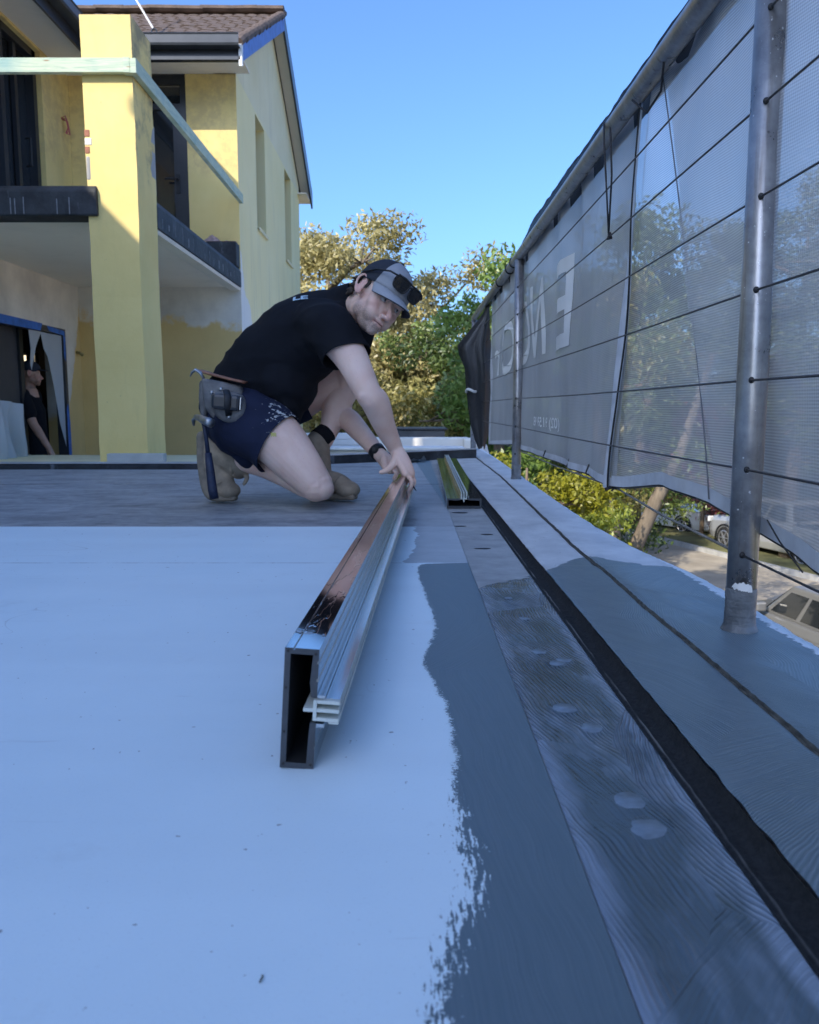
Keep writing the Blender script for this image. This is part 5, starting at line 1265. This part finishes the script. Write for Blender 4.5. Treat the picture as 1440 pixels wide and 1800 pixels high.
# near arm
RS, RE, RW = at(588, 588, 3.00), at(647, 690, 2.90), at(695, 787, 3.03)
limb(B, [RS, RS.lerp(RE, .45) + Vector((.006, -.01, .01)), RE, RE.lerp(RW, .22) + Vector((.006, -.006, .006)), RE.lerp(RW, .6), RW], [.072, .060, .047, .050, .040, .0285])
B.ell(RE + Vector((-.010, -.018, -.01)), (.028, .030, .030))
# far arm
LS, LE, LW = at(622, 575, 3.40), at(600, 722, 3.44), at(666, 797, 3.21)
limb(B, [LS, LS.lerp(LE, .5), LE, LE.lerp(LW, .3), LW], [.065, .055, .045, .045, .028])
# near hand: palm, four fingers over the far side of the channel, thumb on the near side
def hand(W0, K, side_v, fing, thumb, pr=.022):
    mid = W0.lerp(K, .55)
    limb(B, [W0, mid, K], [.026, .030, .026], 5, 16)
    for q in (-1, -.33, .33, 1): limb(B, [W0.lerp(K, .25) + side_v * .016 * q, K + side_v * .027 * q], [.018, .0135], 4, 12)
    for f_, r in fing: finger(B, f_, r)
    limb(B, thumb, [.015, .014, .0115, .009][:len(thumb)], 4, 12)
RK = at(718, 832, 2.985); sv = Vector((.30, .92, .12)).normalized()
def P3(px, py, Y): return at(px, py, Y)
hand(RW, RK, sv, [
    ([RK - sv * .026, P3(724, 848, 2.955), P3(716, 866, 2.955), P3(709, 879, 2.96)], .0098),
    ([RK - sv * .006, P3(728, 845, 2.99), P3(722, 861, 3.00), P3(714, 871, 3.01)], .0100),
    ([RK + sv * .012, P3(726, 840, 3.03), P3(722, 855, 3.04), P3(714, 864, 3.05)], .0095),
    ([RK + sv * .028, P3(720, 834, 3.065), P3(716, 847, 3.075), P3(710, 855, 3.08)], .0085)],
    [P3(697, 803, 3.0), P3(690, 818, 2.985), P3(680, 827, 2.985), P3(670, 830, 2.99)])
LK = at(690, 822, 3.17); lv = Vector((.2, .9, .2)).normalized()
hand(LW, LK, lv, [
    ([LK - lv * .026, P3(697, 832, 3.13), P3(693, 841, 3.125)], .0095),
    ([LK - lv * .008, P3(702, 829, 3.16), P3(702, 838, 3.16)], .0098),
    ([LK + lv * .010, P3(702, 827, 3.19), P3(703, 836, 3.19)], .0092),
    ([LK + lv * .026, P3(698, 825, 3.22), P3(700, 833, 3.22)], .0082)],
    [P3(675, 806, 3.16), P3(677, 820, 3.13), P3(685, 829, 3.12)])
# near leg, kneeling
RH, RN, RA = at(438, 738, 3.15), at(556, 853, 3.035), at(412, 806, 3.25)
limb(B, [RH, RH.lerp(RN, .35) + Vector((.012, -.01, .018)), RH.lerp(RN, .7) + Vector((.008, -.008, .010)), RN], [.112, .104, .086, .064])
limb(B, [RN + Vector((.004, .0, .004)), RN.lerp(RA, .12) + Vector((0, .012, -.008)), RN.lerp(RA, .35) + Vector((0, .02, .006)), RN.lerp(RA, .62) + Vector((0, .015, .015)), RA], [.060, .053, .055, .054, .040])
B.ell(RN + Vector((.020, -.008, -.012)), (.048, .050, .045))
# far leg, knee up
LH, LN, LA = at(452, 725, 3.42), at(628, 652, 3.46), at(560, 792, 3.36)
limb(B, [LH, LH.lerp(LN, .4) + Vector((0, 0, -.012)), LH.lerp(LN, .75), LN], [.105, .092, .074, .060])
limb(B, [LN, LN.lerp(LA, .14), LN.lerp(LA, .38) + Vector((-.022, 0, -.008)), LN.lerp(LA, .7), LA], [.060, .053, .058, .043, .036])
B.ell(LN + Vector((.022, -.012, .004)), (.042, .046, .046))
body = remesh(B, .0034, 4); face_marks(body, HF, HO, HK)
bm = bmesh.new(); bm.from_mesh(body); Fi_ = HF.transposed(); sel = []
for v in bm.verts:
    q = Fi_ @ (v.co - HO) / HK
    if q.length < .17 and q.z > -.14 and abs(q.x) < .072 and q.y > -.03 and not (abs(q.x) < .020 and -.056 < q.z < .0 and q.y > .088) and not (abs(q.x) < .026 and -.088 < q.z < -.058 and q.y > .07): sel.append(v)
for _ in range(7): bmesh.ops.smooth_vert(bm, verts=sel, factor=.5, use_axis_x=True, use_axis_y=True, use_axis_z=True)
bm.to_mesh(body); bm.free()
bo_ = mpart('body', body, M['skin'])
def sub(mb, name, mat, parent=man, smooth=True, bevel=0):
    mb.v = [tuple(Vector(v) - man.location) for v in mb.v]; return mb.build(name, mat, parent, smooth, bevel)
class Off:
    pass
def eyes_man():
    iris = simple('iris', (.04, .05, .055), .15); wht = simple('eye_white', (.50, .47, .46), .3)
    for s in (-1, 1):
        e_ = MB(); e_.ell(HW(s * .031, .0700, -.0015), (.0118 * HK,) * 3, nu=16, nv=10); eo = sub(e_, 'eye', wht)
        i_ = MB(); i_.ell(HW(s * .031 - .001, .0778, -.0010), (.0058 * HK, .0046 * HK, .0058 * HK), M=HF, nu=14, nv=8); sub(i_, 'iris', iris, eo)
        b_ = MB(); limb(b_, [HW(s * .012, .0905, .019), HW(s * .028, .0915, .0260), HW(s * .047, .079, .020)], [.0032, .0042, .0022], 4, 8); sub(b_, 'eyebrow', M['hair'])
eyes_man()
lm_ = MB(); limb(lm_, [HW(-.0215, .0845, -.0735), HW(-.011, .0955, -.0722), HW(0, .0985, -.0728), HW(.011, .0955, -.0722), HW(.0215, .0845, -.0735)], [.0009, .0017, .0019, .0017, .0009], 4, 8); sub(lm_, 'lip_line', simple('lip_shadow_pigment', (.16, .06, .05), .6))
# hair: tufts behind the ear and under the cap
hm_ = MB()
rg = random.Random(3)
for q in range(70):
    a = rg.uniform(-1.25, 1.25); u = rg.uniform(-.045, .025); base = HW(.078 * math.sin(a), -.012 - .086 * math.cos(a), u)
    tip = HW(.086 * math.sin(a) + rg.uniform(-.012, .012), -.020 - .090 * math.cos(a) + rg.uniform(-.008, .008), u - rg.uniform(.008, .022))
    limb(hm_, [base, base.lerp(tip, .5), tip], [.009, .007, .002], 2, 6)
for s in (-1, 1):
    for q in range(9):
        b0 = HW(s * .0725, .012 + rg.uniform(-.012, .012), .012 + rg.uniform(-.004, .012)); limb(hm_, [b0, b0 + (HF @ Vector((s * .002, .002, -.022)))], [.005, .0015], 2, 6)
sub(hm_, 'hair', M['hair'])['kind'] = 'stuff'
# tee
T = MB()
limb(T, [at(424, 716, 3.28), at(462, 668, 3.27), at(502, 622, 3.25), at(548, 583, 3.22), at(580, 562, 3.20), at(604, 548, 3.18)], [.160, .160, .164, .158, .124, .085], 6, 28)
T.ell(at(500, 668, 3.25), (.13, .175, .14)); T.ell(at(560, 596, 3.22), (.13, .20, .12)); T.ell(at(508, 705, 3.24), (.055, .14, .095))
T.ell(at(590, 566, 3.12), (.09, .12, .075)); T.ell(at(600, 560, 3.30), (.09, .12, .08))
limb(T, [at(560, 572, 3.12), RS + Vector((-.006, -.004, .012)), RS.lerp(RE, .32), RS.lerp(RE, .60)], [.105, .090, .080, .079], 6, 22)
limb(T, [at(585, 570, 3.32), LS, LS.lerp(LE, .3), LS.lerp(LE, .52)], [.10, .085, .078, .078], 6, 22)
limb(T, [at(600, 546, 3.18), at(616, 537, 3.15), at(632, 528, 3.11)], [.090, .078, .070], 5, 20)
tee = remesh(T, .0075, 5)
fold(tee, .015, (8, 8, 8), 2.0, Matrix.Rotation(.75, 3, 'Y') @ Matrix.Diagonal((.45, 1, 1.7)))
d_arm = (RE - RS).normalized(); hp = RS.lerp(RE, .385)
tee = cut(tee, [(hp, d_arm + Vector((-.22, .0, .02)), .16), (LS.lerp(LE, .40), LE - LS, .17), (at(627, 532, 3.12), (.86, -.12, .36), .14)])
hA, hB = at(368, 660, 3.25), at(532, 750, 3.25); hdir = (hB - hA).normalized(); hn = Vector((hdir.z, 0, -hdir.x)); hn = hn if hn.z < 0 else -hn
tee = cut(tee, [(hA.lerp(hB, .5), hn, .42)])
to = mpart('tee_shirt', tee, M['tee']); solid(to, .0025)
# shorts
Q = MB()
limb(Q, [at(415, 715, 3.28), at(440, 690, 3.28)], [.150, .150], 5, 24)
Q.ell(at(404, 735, 3.28), (.105, .17, .12)); Q.ell(at(415, 752, 3.18), (.10, .11, .11))
limb(Q, [RH + Vector((-.02, 0, 0)), RH.lerp(RN, .3) + Vector((.006, -.01, .012)), RH.lerp(RN, .60)], [.130, .122, .116], 6, 24)
limb(Q, [LH + Vector((-.02, 0, 0)), LH.lerp(LN, .35), LH.lerp(LN, .52)], [.125, .112, .105], 6, 24)
limb(Q, [at(420, 770, 3.2), at(440, 800, 3.18)], [.07, .055], 5, 16)
sh = remesh(Q, .007, 5)
fold(sh, .0045, (11, 11, 11), 5.0, Matrix.Rotation(-.8, 3, 'Y') @ Matrix.Diagonal((.5, 1, 1.6)))
dth = (RN - RH).normalized()
sh = cut(sh, [(RH.lerp(RN, .43), dth + Vector((.10, 0, .12)), .27), (LH.lerp(LN, .45), LN - LH, .20)])
so_ = mpart('shorts', sh, M['shorts']); solid(so_, .003)
pt = MB(); pc = at(481, 764, 2.955)
for q in range(5): pt.box(pc.x + .004 * (q - 2) - .0015, pc.x + .004 * (q - 2) + .0013, pc.y - .0, pc.y + .003, pc.z - .008 + .003 * (q % 2), pc.z + .007)
sub(pt, 'small_emblem', simple('yellow_stitch', (.55, .50, .12), .8), man, False)
# boots, socks, watch
b1_ = MB()
limb(b1_, [RA + Vector((.02, 0, -.02)), RA + Vector((-.030, .01, .008)), at(376, 790, 3.27)], [.056, .058, .050], 6, 20)
limb(b1_, [at(368, 776, 3.27), at(374, 815, 3.27), at(383, 852, 3.262), at(392, 866, 3.255)], [.042, .047, .048, .036], 6, 20)
limb(b1_, [at(392, 845, 3.258), at(404, 864, 3.245)], [.046, .030], 6, 18); b1_.ell(at(403, 862, 3.245), (.044, .05, .032))
limb(b1_, [RA + Vector((.035, -.02, -.035)), RA + Vector((.052, -.02, -.07)), RA + Vector((.040, -.02, -.10))], [.010, .010, .008], 4, 8)
bt = remesh(b1_, .005, 4); fold(bt, .0025, (16, 16, 22), 1.0); mpart('boot', bt, M['boot'])
def ring(c, ax, r, th, name, mat, flat=1.0):
    ax = ax.normalized(); u_ = ax.orthogonal().normalized(); v_ = ax.cross(u_)
    q = MB(); q.tube([c + u_ * (r * math.cos(a)) + v_ * (r * math.sin(a)) for a in np.linspace(0, 2 * math.pi, 28)], th, 8); sub(q, name, mat)
ring(RA + Vector((.026, 0, -.022)), RA - RN, .053, .009, 'boot_collar', M['boot']); ring(at(372, 822, 3.268), at(372, 822, 3.27) - at(366, 780, 3.27), .0475, .0022, 'boot_seam', M['sole']); ring(at(388, 853, 3.258), at(396, 862, 3.25) - at(380, 835, 3.262), .047, .0022, 'boot_seam', M['sole'])
ring(at(596, 853, 3.322), at(614, 862, 3.30) - at(585, 848, 3.335), .0445, .0022, 'boot_seam', M['sole'])
s1 = MB(); limb(s1, [at(357, 766, 3.27), at(358, 812, 3.27), at(366, 856, 3.265), at(378, 873, 3.26), at(414, 875, 3.245)], [.020, .020, .020, .015, .012], 6, 14); 
for q in (-1, 1): limb(s1, [at(357, 766, 3.27) + Vector((0, .026 * q, 0)), at(358, 812, 3.27) + Vector((0, .024 * q, 0)), at(366, 856, 3.265) + Vector((0, .03 * q, 0)), at(378, 873, 3.26) + Vector((0, .03 * q, 0)), at(412, 875, 3.245) + Vector((0, .022 * q, 0))], [.020, .020, .020, .015, .012], 6, 14)
mpart('boot_sole', remesh(s1, .005, 2), M['sole'])
b2_ = MB()
limb(b2_, [LA + Vector((-.003, 0, .035)), LA + Vector((-.006, .004, -.03)), at(562, 838, 3.36)], [.050, .052, .052], 6, 20)
limb(b2_, [at(560, 848, 3.36), at(590, 848, 3.33), at(614, 862, 3.30)], [.046, .044, .036], 6, 20); b2_.ell(at(612, 861, 3.30), (.050, .056, .036))
bt = remesh(b2_, .005, 4); fold(bt, .002, (16, 16, 22), 4.0); mpart('boot', bt, M['boot'])
s2_ = MB(); c0, c1 = at(552, 872, 3.37), at(624, 873, 3.29)
for q in (-1, 0, 1): limb(s2_, [c0 + Vector((.0, .028 * q, 0)), c0.lerp(c1, .5) + Vector((.0, .026 * q, 0)), c1 + Vector((-.008 * abs(q), .030 * q, 0))], [.014, .013, .013], 5, 12)
me_ = remesh(s2_, .005, 2); zmin = min(v.co.z for v in me_.vertices); me_.transform(Matrix.Translation((0, 0, .0005 - zmin))); mpart('boot_sole', me_, M['sole'])
sk = MB(); sk.tube([LA + Vector((.004, 0, .045)), LA + (LN - LA).normalized() * .085], [.047, .044], 24); sub(sk, 'sock', m_fabric('black_sock', (.012, .012, .015)))
wt = MB(); d_ = (LW - LE).normalized(); wt.tube([LW - d_ * .022, LW + d_ * .004], [.0345, .0325], 20); wt.ell(LW - d_ * .008 + Vector((-.012, -.028, .012)), (.016, .008, .016)); sub(wt, 'watch', M['black'])
# cap
CP = MB(); C0 = Vector((0, -.008, .034)); nu, nv = 40, 14
def cappt(a, e_, r=1.0):
    return HW(C0.x + .0835 * r * math.cos(e_) * math.sin(a), C0.y + .1035 * r * math.cos(e_) * math.cos(a), C0.z + .094 * r * math.sin(e_))
vs, fs, mi = [], [], []
for j in range(nv + 1):
    for i in range(nu):
        a = 2 * math.pi * i / nu; e0 = -.02 - .30 * (1 - math.cos(a)) / 2 
        e_ = e0 + (math.pi / 2 - e0) * j / nv; vs.append(cappt(a, e_))
for j in range(nv):
    for i in range(nu):
        fs.append((j * nu + i, j * nu + (i + 1) % nu, (j + 1) * nu + (i + 1) % nu, (j + 1) * nu + i)); a = 2 * math.pi * (i + .5) / nu
        mi.append(0 if math.cos(a) > .42 else 1)
me = mesh([tuple(v - man.location) for v in vs], fs); cap = link('cap', me, [M['capgrey'], M['capdark']], man, True); me.polygons.foreach_set('material_index', mi); solid(cap, .003)
bv, bf = [], []
nb_, nr = 25, 9
for i in range(nb_):
    a = -1.15 + 2.3 * i / (nb_ - 1)
    for j in range(nr):
        r_ = j / (nr - 1); ext = .070 * max(0, math.cos(a * 1.15)) ** .7 * r_
        e0 = -.02 - .30 * (1 - math.cos(a)) / 2 + .05
        s = .0850 * math.cos(e0) * math.sin(a) * (1 + .03 * r_); f = C0.y + .1045 * math.cos(e0) * math.cos(a) + ext; u = C0.z + .094 * math.sin(e0) - (.022 + .012 * math.sin(a) ** 2) * r_ - .002
        bv.append(HW(s, f, u))
for i in range(nb_ - 1):
    for j in range(nr - 1): bf.append((i * nr + j, (i + 1) * nr + j, (i + 1) * nr + j + 1, i * nr + j + 1))
me = mesh([tuple(v - man.location) for v in bv], bf); br_ = link('brim', me, [M['capgrey'], M['capdark']], cap, True); sm = br_.modifiers.new('thick', 'SOLIDIFY'); sm.thickness = .005; sm.offset = -1; sm.material_offset = 1; sm.material_offset_rim = 1
MBb = MB(); MBb.ell(HW(0, -.008, .129), (.008,) * 3); sub(MBb, 'button', M['capdark'], cap)
# emblem on the cap front: curved word over a small figure-like mark
def cap_print(txt, e_mid, a0, a1, size):
    for q, ch in enumerate(txt):
        if ch == ' ': continue
        a = a0 + (a1 - a0) * q / (len(txt) - 1); e_ = e_mid - .10 * ((q / (len(txt) - 1) - .5) * 2) ** 2
        cu = bpy.data.curves.new('t', 'FONT'); cu.body = ch; cu.size = size; cu.align_x = 'CENTER'; o = bpy.data.objects.new('t', cu); COL.objects.link(o); bpy.context.view_layer.update()
        me = bpy.data.meshes.new_from_object(o.evaluated_get(bpy.context.evaluated_depsgraph_get())); bpy.data.objects.remove(o)
        p = cappt(a, e_, 1.012); px_ = (cappt(a - .02, e_, 1.012) - cappt(a + .02, e_, 1.012)).normalized(); pu = (cappt(a, e_ + .02, 1.012) - cappt(a, e_ - .02, 1.012)).normalized()
        for v in me.vertices: v.co = p + px_ * (-v.co.x) * -1 * -1 + pu * v.co.y - man.location if False else p + (-px_) * (-v.co.x) + pu * v.co.y - man.location
        link('cap_letter', me, M['white'], cap)
cap_print('DIVERS', .66, .45, -.45, .021)
em = MB()
for (a, e_, r) in ((.10, .50, .006), (-.02, .52, .008), (-.12, .49, .006), (.05, .42, .007), (-.06, .41, .006), (.16, .43, .004), (-.17, .42, .004)):
    p = cappt(a, e_, 1.004); em.ell(p, (r, r, r * .5), nu=8, nv=5)
sub(em, 'cap_emblem', M['white'], cap)
# sunglasses pushed up on the cap (they rest on it)
sg = empty('sunglasses', tuple(HW(0, .10, .07))); tag(sg, 'black framed dark sunglasses resting on the brim of the grey cap', 'sunglasses')
def ssub(mb, name, mat, parent=sg, smooth=True):
    mb.v = [tuple(Vector(v) - sg.location) for v in mb.v]; return mb.build(name, mat, parent, smooth)
fm_ = MB()
def G(s, f, u): return HW(s, f, u)
def lens_loop(s):
    out = []
    for q in range(20):
        a = 2 * math.pi * q / 20; c, d_ = math.cos(a), math.sin(a)
        cx = .0285 * (abs(c) ** .55) * (1 if c > 0 else -1); cz = .0215 * (abs(d_) ** .6) * (1 if d_ > 0 else -1)
        if d_ < 0: cx *= .92
        S_ = s * .034 + cx; out.append(G(S_, .112 - 3.2 * S_ * S_, .068 + cz - .0))
    return out
for s in (-1, 1):
    lp = lens_loop(s); fm_.tube(lp + [lp[0]], .0034, 8)
    cen = sum(lp, Vector()) / len(lp); lm = MB().add(lp + [cen + HF @ Vector((0, .003, 0))], [(q, (q + 1) % 20, 20) for q in range(20)]); ssub(lm, 'lens', M['shade'])
    fm_.tube([G(s * .060, .1015, .082), G(s * .080, .080, .078), G(s * .0905, .030, .060), G(s * .092, -.020, .034), G(s * .088, -.040, .012)], [.0062, .0062, .0058, .005, .0045], 8, flat=.55)
fm_.tube([G(-.008, .113, .078), G(0, .116, .080), G(.008, .113, .078)], .004, 8); fm_.tube([G(-.060, .101, .087), G(-.034, .110, .0905), G(0, .114, .088), G(.034, .110, .0905), G(.060, .101, .087)], .0035, 8)
ssub(fm_, 'frame', M['black'])
# lettering across the shoulders of the tee
from mathutils.bvhtree import BVHTree
bv_ = BVHTree.FromPolygons([v.co.copy() for v in tee.vertices], [tuple(p.vertices) for p in tee.polygons])
cu = bpy.data.curves.new('t', 'FONT'); cu.body = 'LE'; cu.size = .062; cu.offset = .002; o = bpy.data.objects.new('t', cu); COL.objects.link(o); bpy.context.view_layer.update()
me = bpy.data.meshes.new_from_object(o.evaluated_get(bpy.context.evaluated_depsgraph_get())); bpy.data.objects.remove(o)
A0 = at(512, 521, 3.12)
bm = bmesh.new(); bm.from_mesh(me); bmesh.ops.triangulate(bm, faces=bm.faces)
for _ in range(2): bmesh.ops.subdivide_edges(bm, edges=[e for e in bm.edges if e.calc_length() > .006], cuts=1, use_grid_fill=True)
bm.to_mesh(me); bm.free()
for v in me.vertices:
    q = A0 + Vector((.9, 0, .22)) * v.co.x + Vector((-.05, .55, .35)) * v.co.y
    hit = bv_.ray_cast(q - man.location + Vector((-.12, -.1, .5)), Vector((.12, .1, -.5)).normalized())
    v.co = (hit[0] + hit[1] * .006) if hit[0] is not None else q - man.location
link('back_print', me, simple('pale_blue_print', (.42, .55, .62), .7), man)
# tool belt: strap, pouch with flap, tape measure, hammer
bl = MB(); bpath = [at(430, 672, 3.06), at(395, 664, 3.10), at(362, 655, 3.22), at(356, 652, 3.32), at(366, 655, 3.45), at(395, 664, 3.48)]
bl.tube(catmull([tuple(p) for p in bpath], 5), .024, 8, flat=.22); sub(bl, 'tool_belt', M['belt'])
def px_prism(poly, Y0, Y1):
    vs = [at(x, y, Y0) for x, y in poly] + [at(x, y, Y0) + Vector((0, Y1 - Y0, 0)) for x, y in poly]; n = len(poly)
    return vs, [(q, (q + 1) % n, n + (q + 1) % n, n + q) for q in range(n)] + [tuple(range(n - 1, -1, -1)), tuple(range(n, 2 * n))]
pouch = empty('tool_pouch', (0, 0, 0), parent=man)
def psub(poly, Y0, Y1, name, mat, bev=.01):
    v, f = px_prism(poly, Y0, Y1); mb = MB().add(v, f); mb.v = [tuple(Vector(q) - man.location) for q in mb.v]; return mb.build(name, mat, pouch, True, bev)
psub([(352, 664), (392, 671), (424, 679), (428, 700), (425, 733), (412, 744), (394, 744), (374, 736), (357, 716)], 3.065, 3.12, 'back_panel', M['leather'], .012)
psub([(366, 692), (384, 688), (420, 690), (430, 704), (431, 727), (419, 742), (400, 745), (380, 736), (369, 716)], 3.005, 3.068, 'front_pocket', M['leather'], .018)
psub([(349, 668), (362, 667), (366, 700), (362, 738), (352, 734), (348, 700)], 3.12, 3.26, 'side_pocket', M['leather'], .012)
sp_ = MB()
for (px_, py_) in ((402, 733), (372, 690), (388, 684)): sp_.ell(at(px_, py_, 3.003), (.007, .004, .007), nu=10, nv=6)
sub(sp_, 'rivet', M['steeltool'], pouch)
fl_ = MB(); fl_.tube([at(398, 686, 3.01), at(400, 696, 2.972), at(400, 714, 2.972), at(402, 730, 3.0)], [.012, .013, .013, .012], 10, flat=.3); sub(fl_, 'strap', M['black'], pouch)
tm_ = MB(); c = at(398, 706, 3.000); tm_.box(-.052, .052, -.022, .022, -.030, .026, M=Matrix.Translation(c) @ Matrix.Rotation(.10, 4, 'Y'))
tmo = tm_.build('tape_measure', simple('black_plastic_case', (.03, .032, .036), .3), None, bevel=.012); tag(tmo, 'black tape measure strapped on the grey pouch at his hip', 'tape measure')
MB().box(.0525, .056, -.018, .018, -.024, .020, M=Matrix.Translation(c) @ Matrix.Rotation(.10, 4, 'Y')).build('chrome_face', M['rim'], tmo)
hm = empty('hammer', tuple(at(357, 737, 3.0))); tag(hm, 'steel claw hammer with a navy grip hanging from the tool belt', 'hammer')
def hsub(mb, name, mat): mb.v = [tuple(Vector(v) - hm.location) for v in mb.v]; return mb.build(name, mat, hm, True)
q = MB(); hc = at(357, 738, 3.0); q.tube([at(344, 733, 3.03), at(352, 735, 3.015), hc, at(365, 741, 2.975), at(371, 744, 2.962)], [.010, .013, .0145, .0165, .0175], 14); q.tube([at(346, 733, 3.03), at(340, 738, 3.05), at(341, 748, 3.06)], [.010, .008, .004], 8, flat=.6); hsub(q, 'head', M['steeltool'])
q = MB(); q.tube([hc, at(362, 765, 3.0), at(366, 800, 2.995)], [.0085, .0075, .0085], 10); hsub(q, 'shaft', M['navy'])
q = MB(); q.tube([at(366, 796, 2.995), at(370, 830, 2.99), at(374, 862, 2.985), at(377, 877, 2.985)], [.0125, .016, .0175, .0165], 12); hsub(q, 'grip', M['navy'])
pb = MB(); pb.tube([at(360, 668, 3.10), at(352, 655, 3.10), at(344, 650, 3.10), at(338, 654, 3.10), at(334, 662, 3.10)], [.010, .012, .013, .010, .003], 10, flat=.5)
tag(pb.build('pry_bar', M['steeltool'], None, True), 'curved steel claw of a small pry bar poking out of the tool pouch', 'pry bar')
pen = MB(); p0, p1 = P3(702, 818, 3.05), P3(732, 863, 2.955); pen.tube([p0, p0.lerp(p1, .75), p0.lerp(p1, .86), p1], [.0058, .0056, .0030, .0010], 10)
tag(pen.build('marker_pen', M['black'], None, True), 'black marker pen held in the kneeling man\'s right hand', 'pen')

# ---------------------------------------------------------------- the second worker in the doorway
wk = empty('person', (-3.86, 8.5, -.93)); tag(wk, 'worker in black tee and cap walking out of the dark doorway', 'person')
B = MB(); o2 = at(54, 660, 8.5) + Vector((0, 0, .02)); F2 = frame((-.35, .92, 0), (.92, .35, -.10), (.08, 0, 1)); F2 = Matrix(F2)
W2 = head(B, F2, o2, 1.0)
nk = o2 + Vector((-.045, 0, -.17)); ch = o2 + Vector((-.06, 0, -.42)); pv = o2 + Vector((-.05, 0, -.83))
limb(B, [o2 + Vector((-.02, 0, -.06)), nk], [.055, .06]); limb(B, [nk + Vector((0, 0, -.04)), ch, pv], [.11, .15, .14])
sN = nk + Vector((.03, -.20, -.06)); eN = sN + Vector((.12, -.03, -.28)); wN = eN + Vector((.14, .0, -.24))
limb(B, [sN, sN.lerp(eN, .5), eN, eN.lerp(wN, .3), wN], [.06, .052, .042, .042, .028]); limb(B, [wN, wN + Vector((.03, 0, -.08))], [.028, .034])
for q in range(4): limb(B, [wN + Vector((.035, -.03 + .02 * q, -.08)), wN + Vector((.045, -.03 + .02 * q, -.13)), wN + Vector((.03, -.028 + .019 * q, -.165))], [.011, .010, .008], 3, 8)
limb(B, [wN + Vector((.02, -.03, -.04)), wN + Vector((.055, -.04, -.10))], [.012, .009], 3, 8)
sF = nk + Vector((-.05, .20, -.06)); eF = sF + Vector((-.12, .03, -.27)); limb(B, [sF, eF, eF + Vector((.05, 0, -.25))], [.06, .043, .028])
for s in (-1, 1): limb(B, [pv + Vector((0, s * .09, -.02)), pv + Vector((.10 * -s, s * .09, -.42)), pv + Vector((.02 - .22 * (s > 0), s * .09, -.80))], [.085, .055, .04])
b_ = remesh(B, .008, 3); face_marks(b_, F2, o2, 1.0); b_.transform(Matrix.Translation(-wk.location)); link('body', b_, M['skin2'], wk, True)
T = MB(); limb(T, [nk + Vector((0, 0, -.03)), ch + Vector((0, -.0, .08)), ch, pv + Vector((0, 0, .03))], [.10, .175, .18, .185], 5, 20); T.ell(nk + Vector((0, 0, -.10)), (.11, .22, .09))
limb(T, [nk + Vector((0, -.12, -.09)), sN, sN.lerp(eN, .62)], [.09, .085, .078], 5, 16); limb(T, [nk + Vector((0, .12, -.09)), sF, sF.lerp(eF, .62)], [.09, .085, .078], 5, 16)
t_ = remesh(T, .010, 4); fold(t_, .006, (7, 7, 5), 1); t_.transform(Matrix.Translation(-wk.location)); link('tee_shirt', t_, M['tee'], wk, True)
Q = MB(); Q.ell(pv + Vector((0, 0, .0)), (.15, .18, .12))
for s in (-1, 1): limb(Q, [pv + Vector((0, s * .09, -.02)), pv + Vector((.10 * -s, s * .09, -.40))], [.11, .10], 5, 16)
q_ = remesh(Q, .012, 3); fold(q_, .006, (7, 7, 5), 2); q_.transform(Matrix.Translation(-wk.location)); link('shorts', q_, simple('stone_shorts', (.34, .32, .28), .9), wk, True)
C_ = MB(); C_.ell(o2 + F2 @ Vector((0, -.008, .055)), (.083, .102, .075), M=F2); C_.ell(o2 + F2 @ Vector((0, .11, .045)), (.07, .06, .008), M=F2); C_.v = [tuple(Vector(v) - wk.location) for v in C_.v]; C_.build('cap', M['capdark'], wk, True)
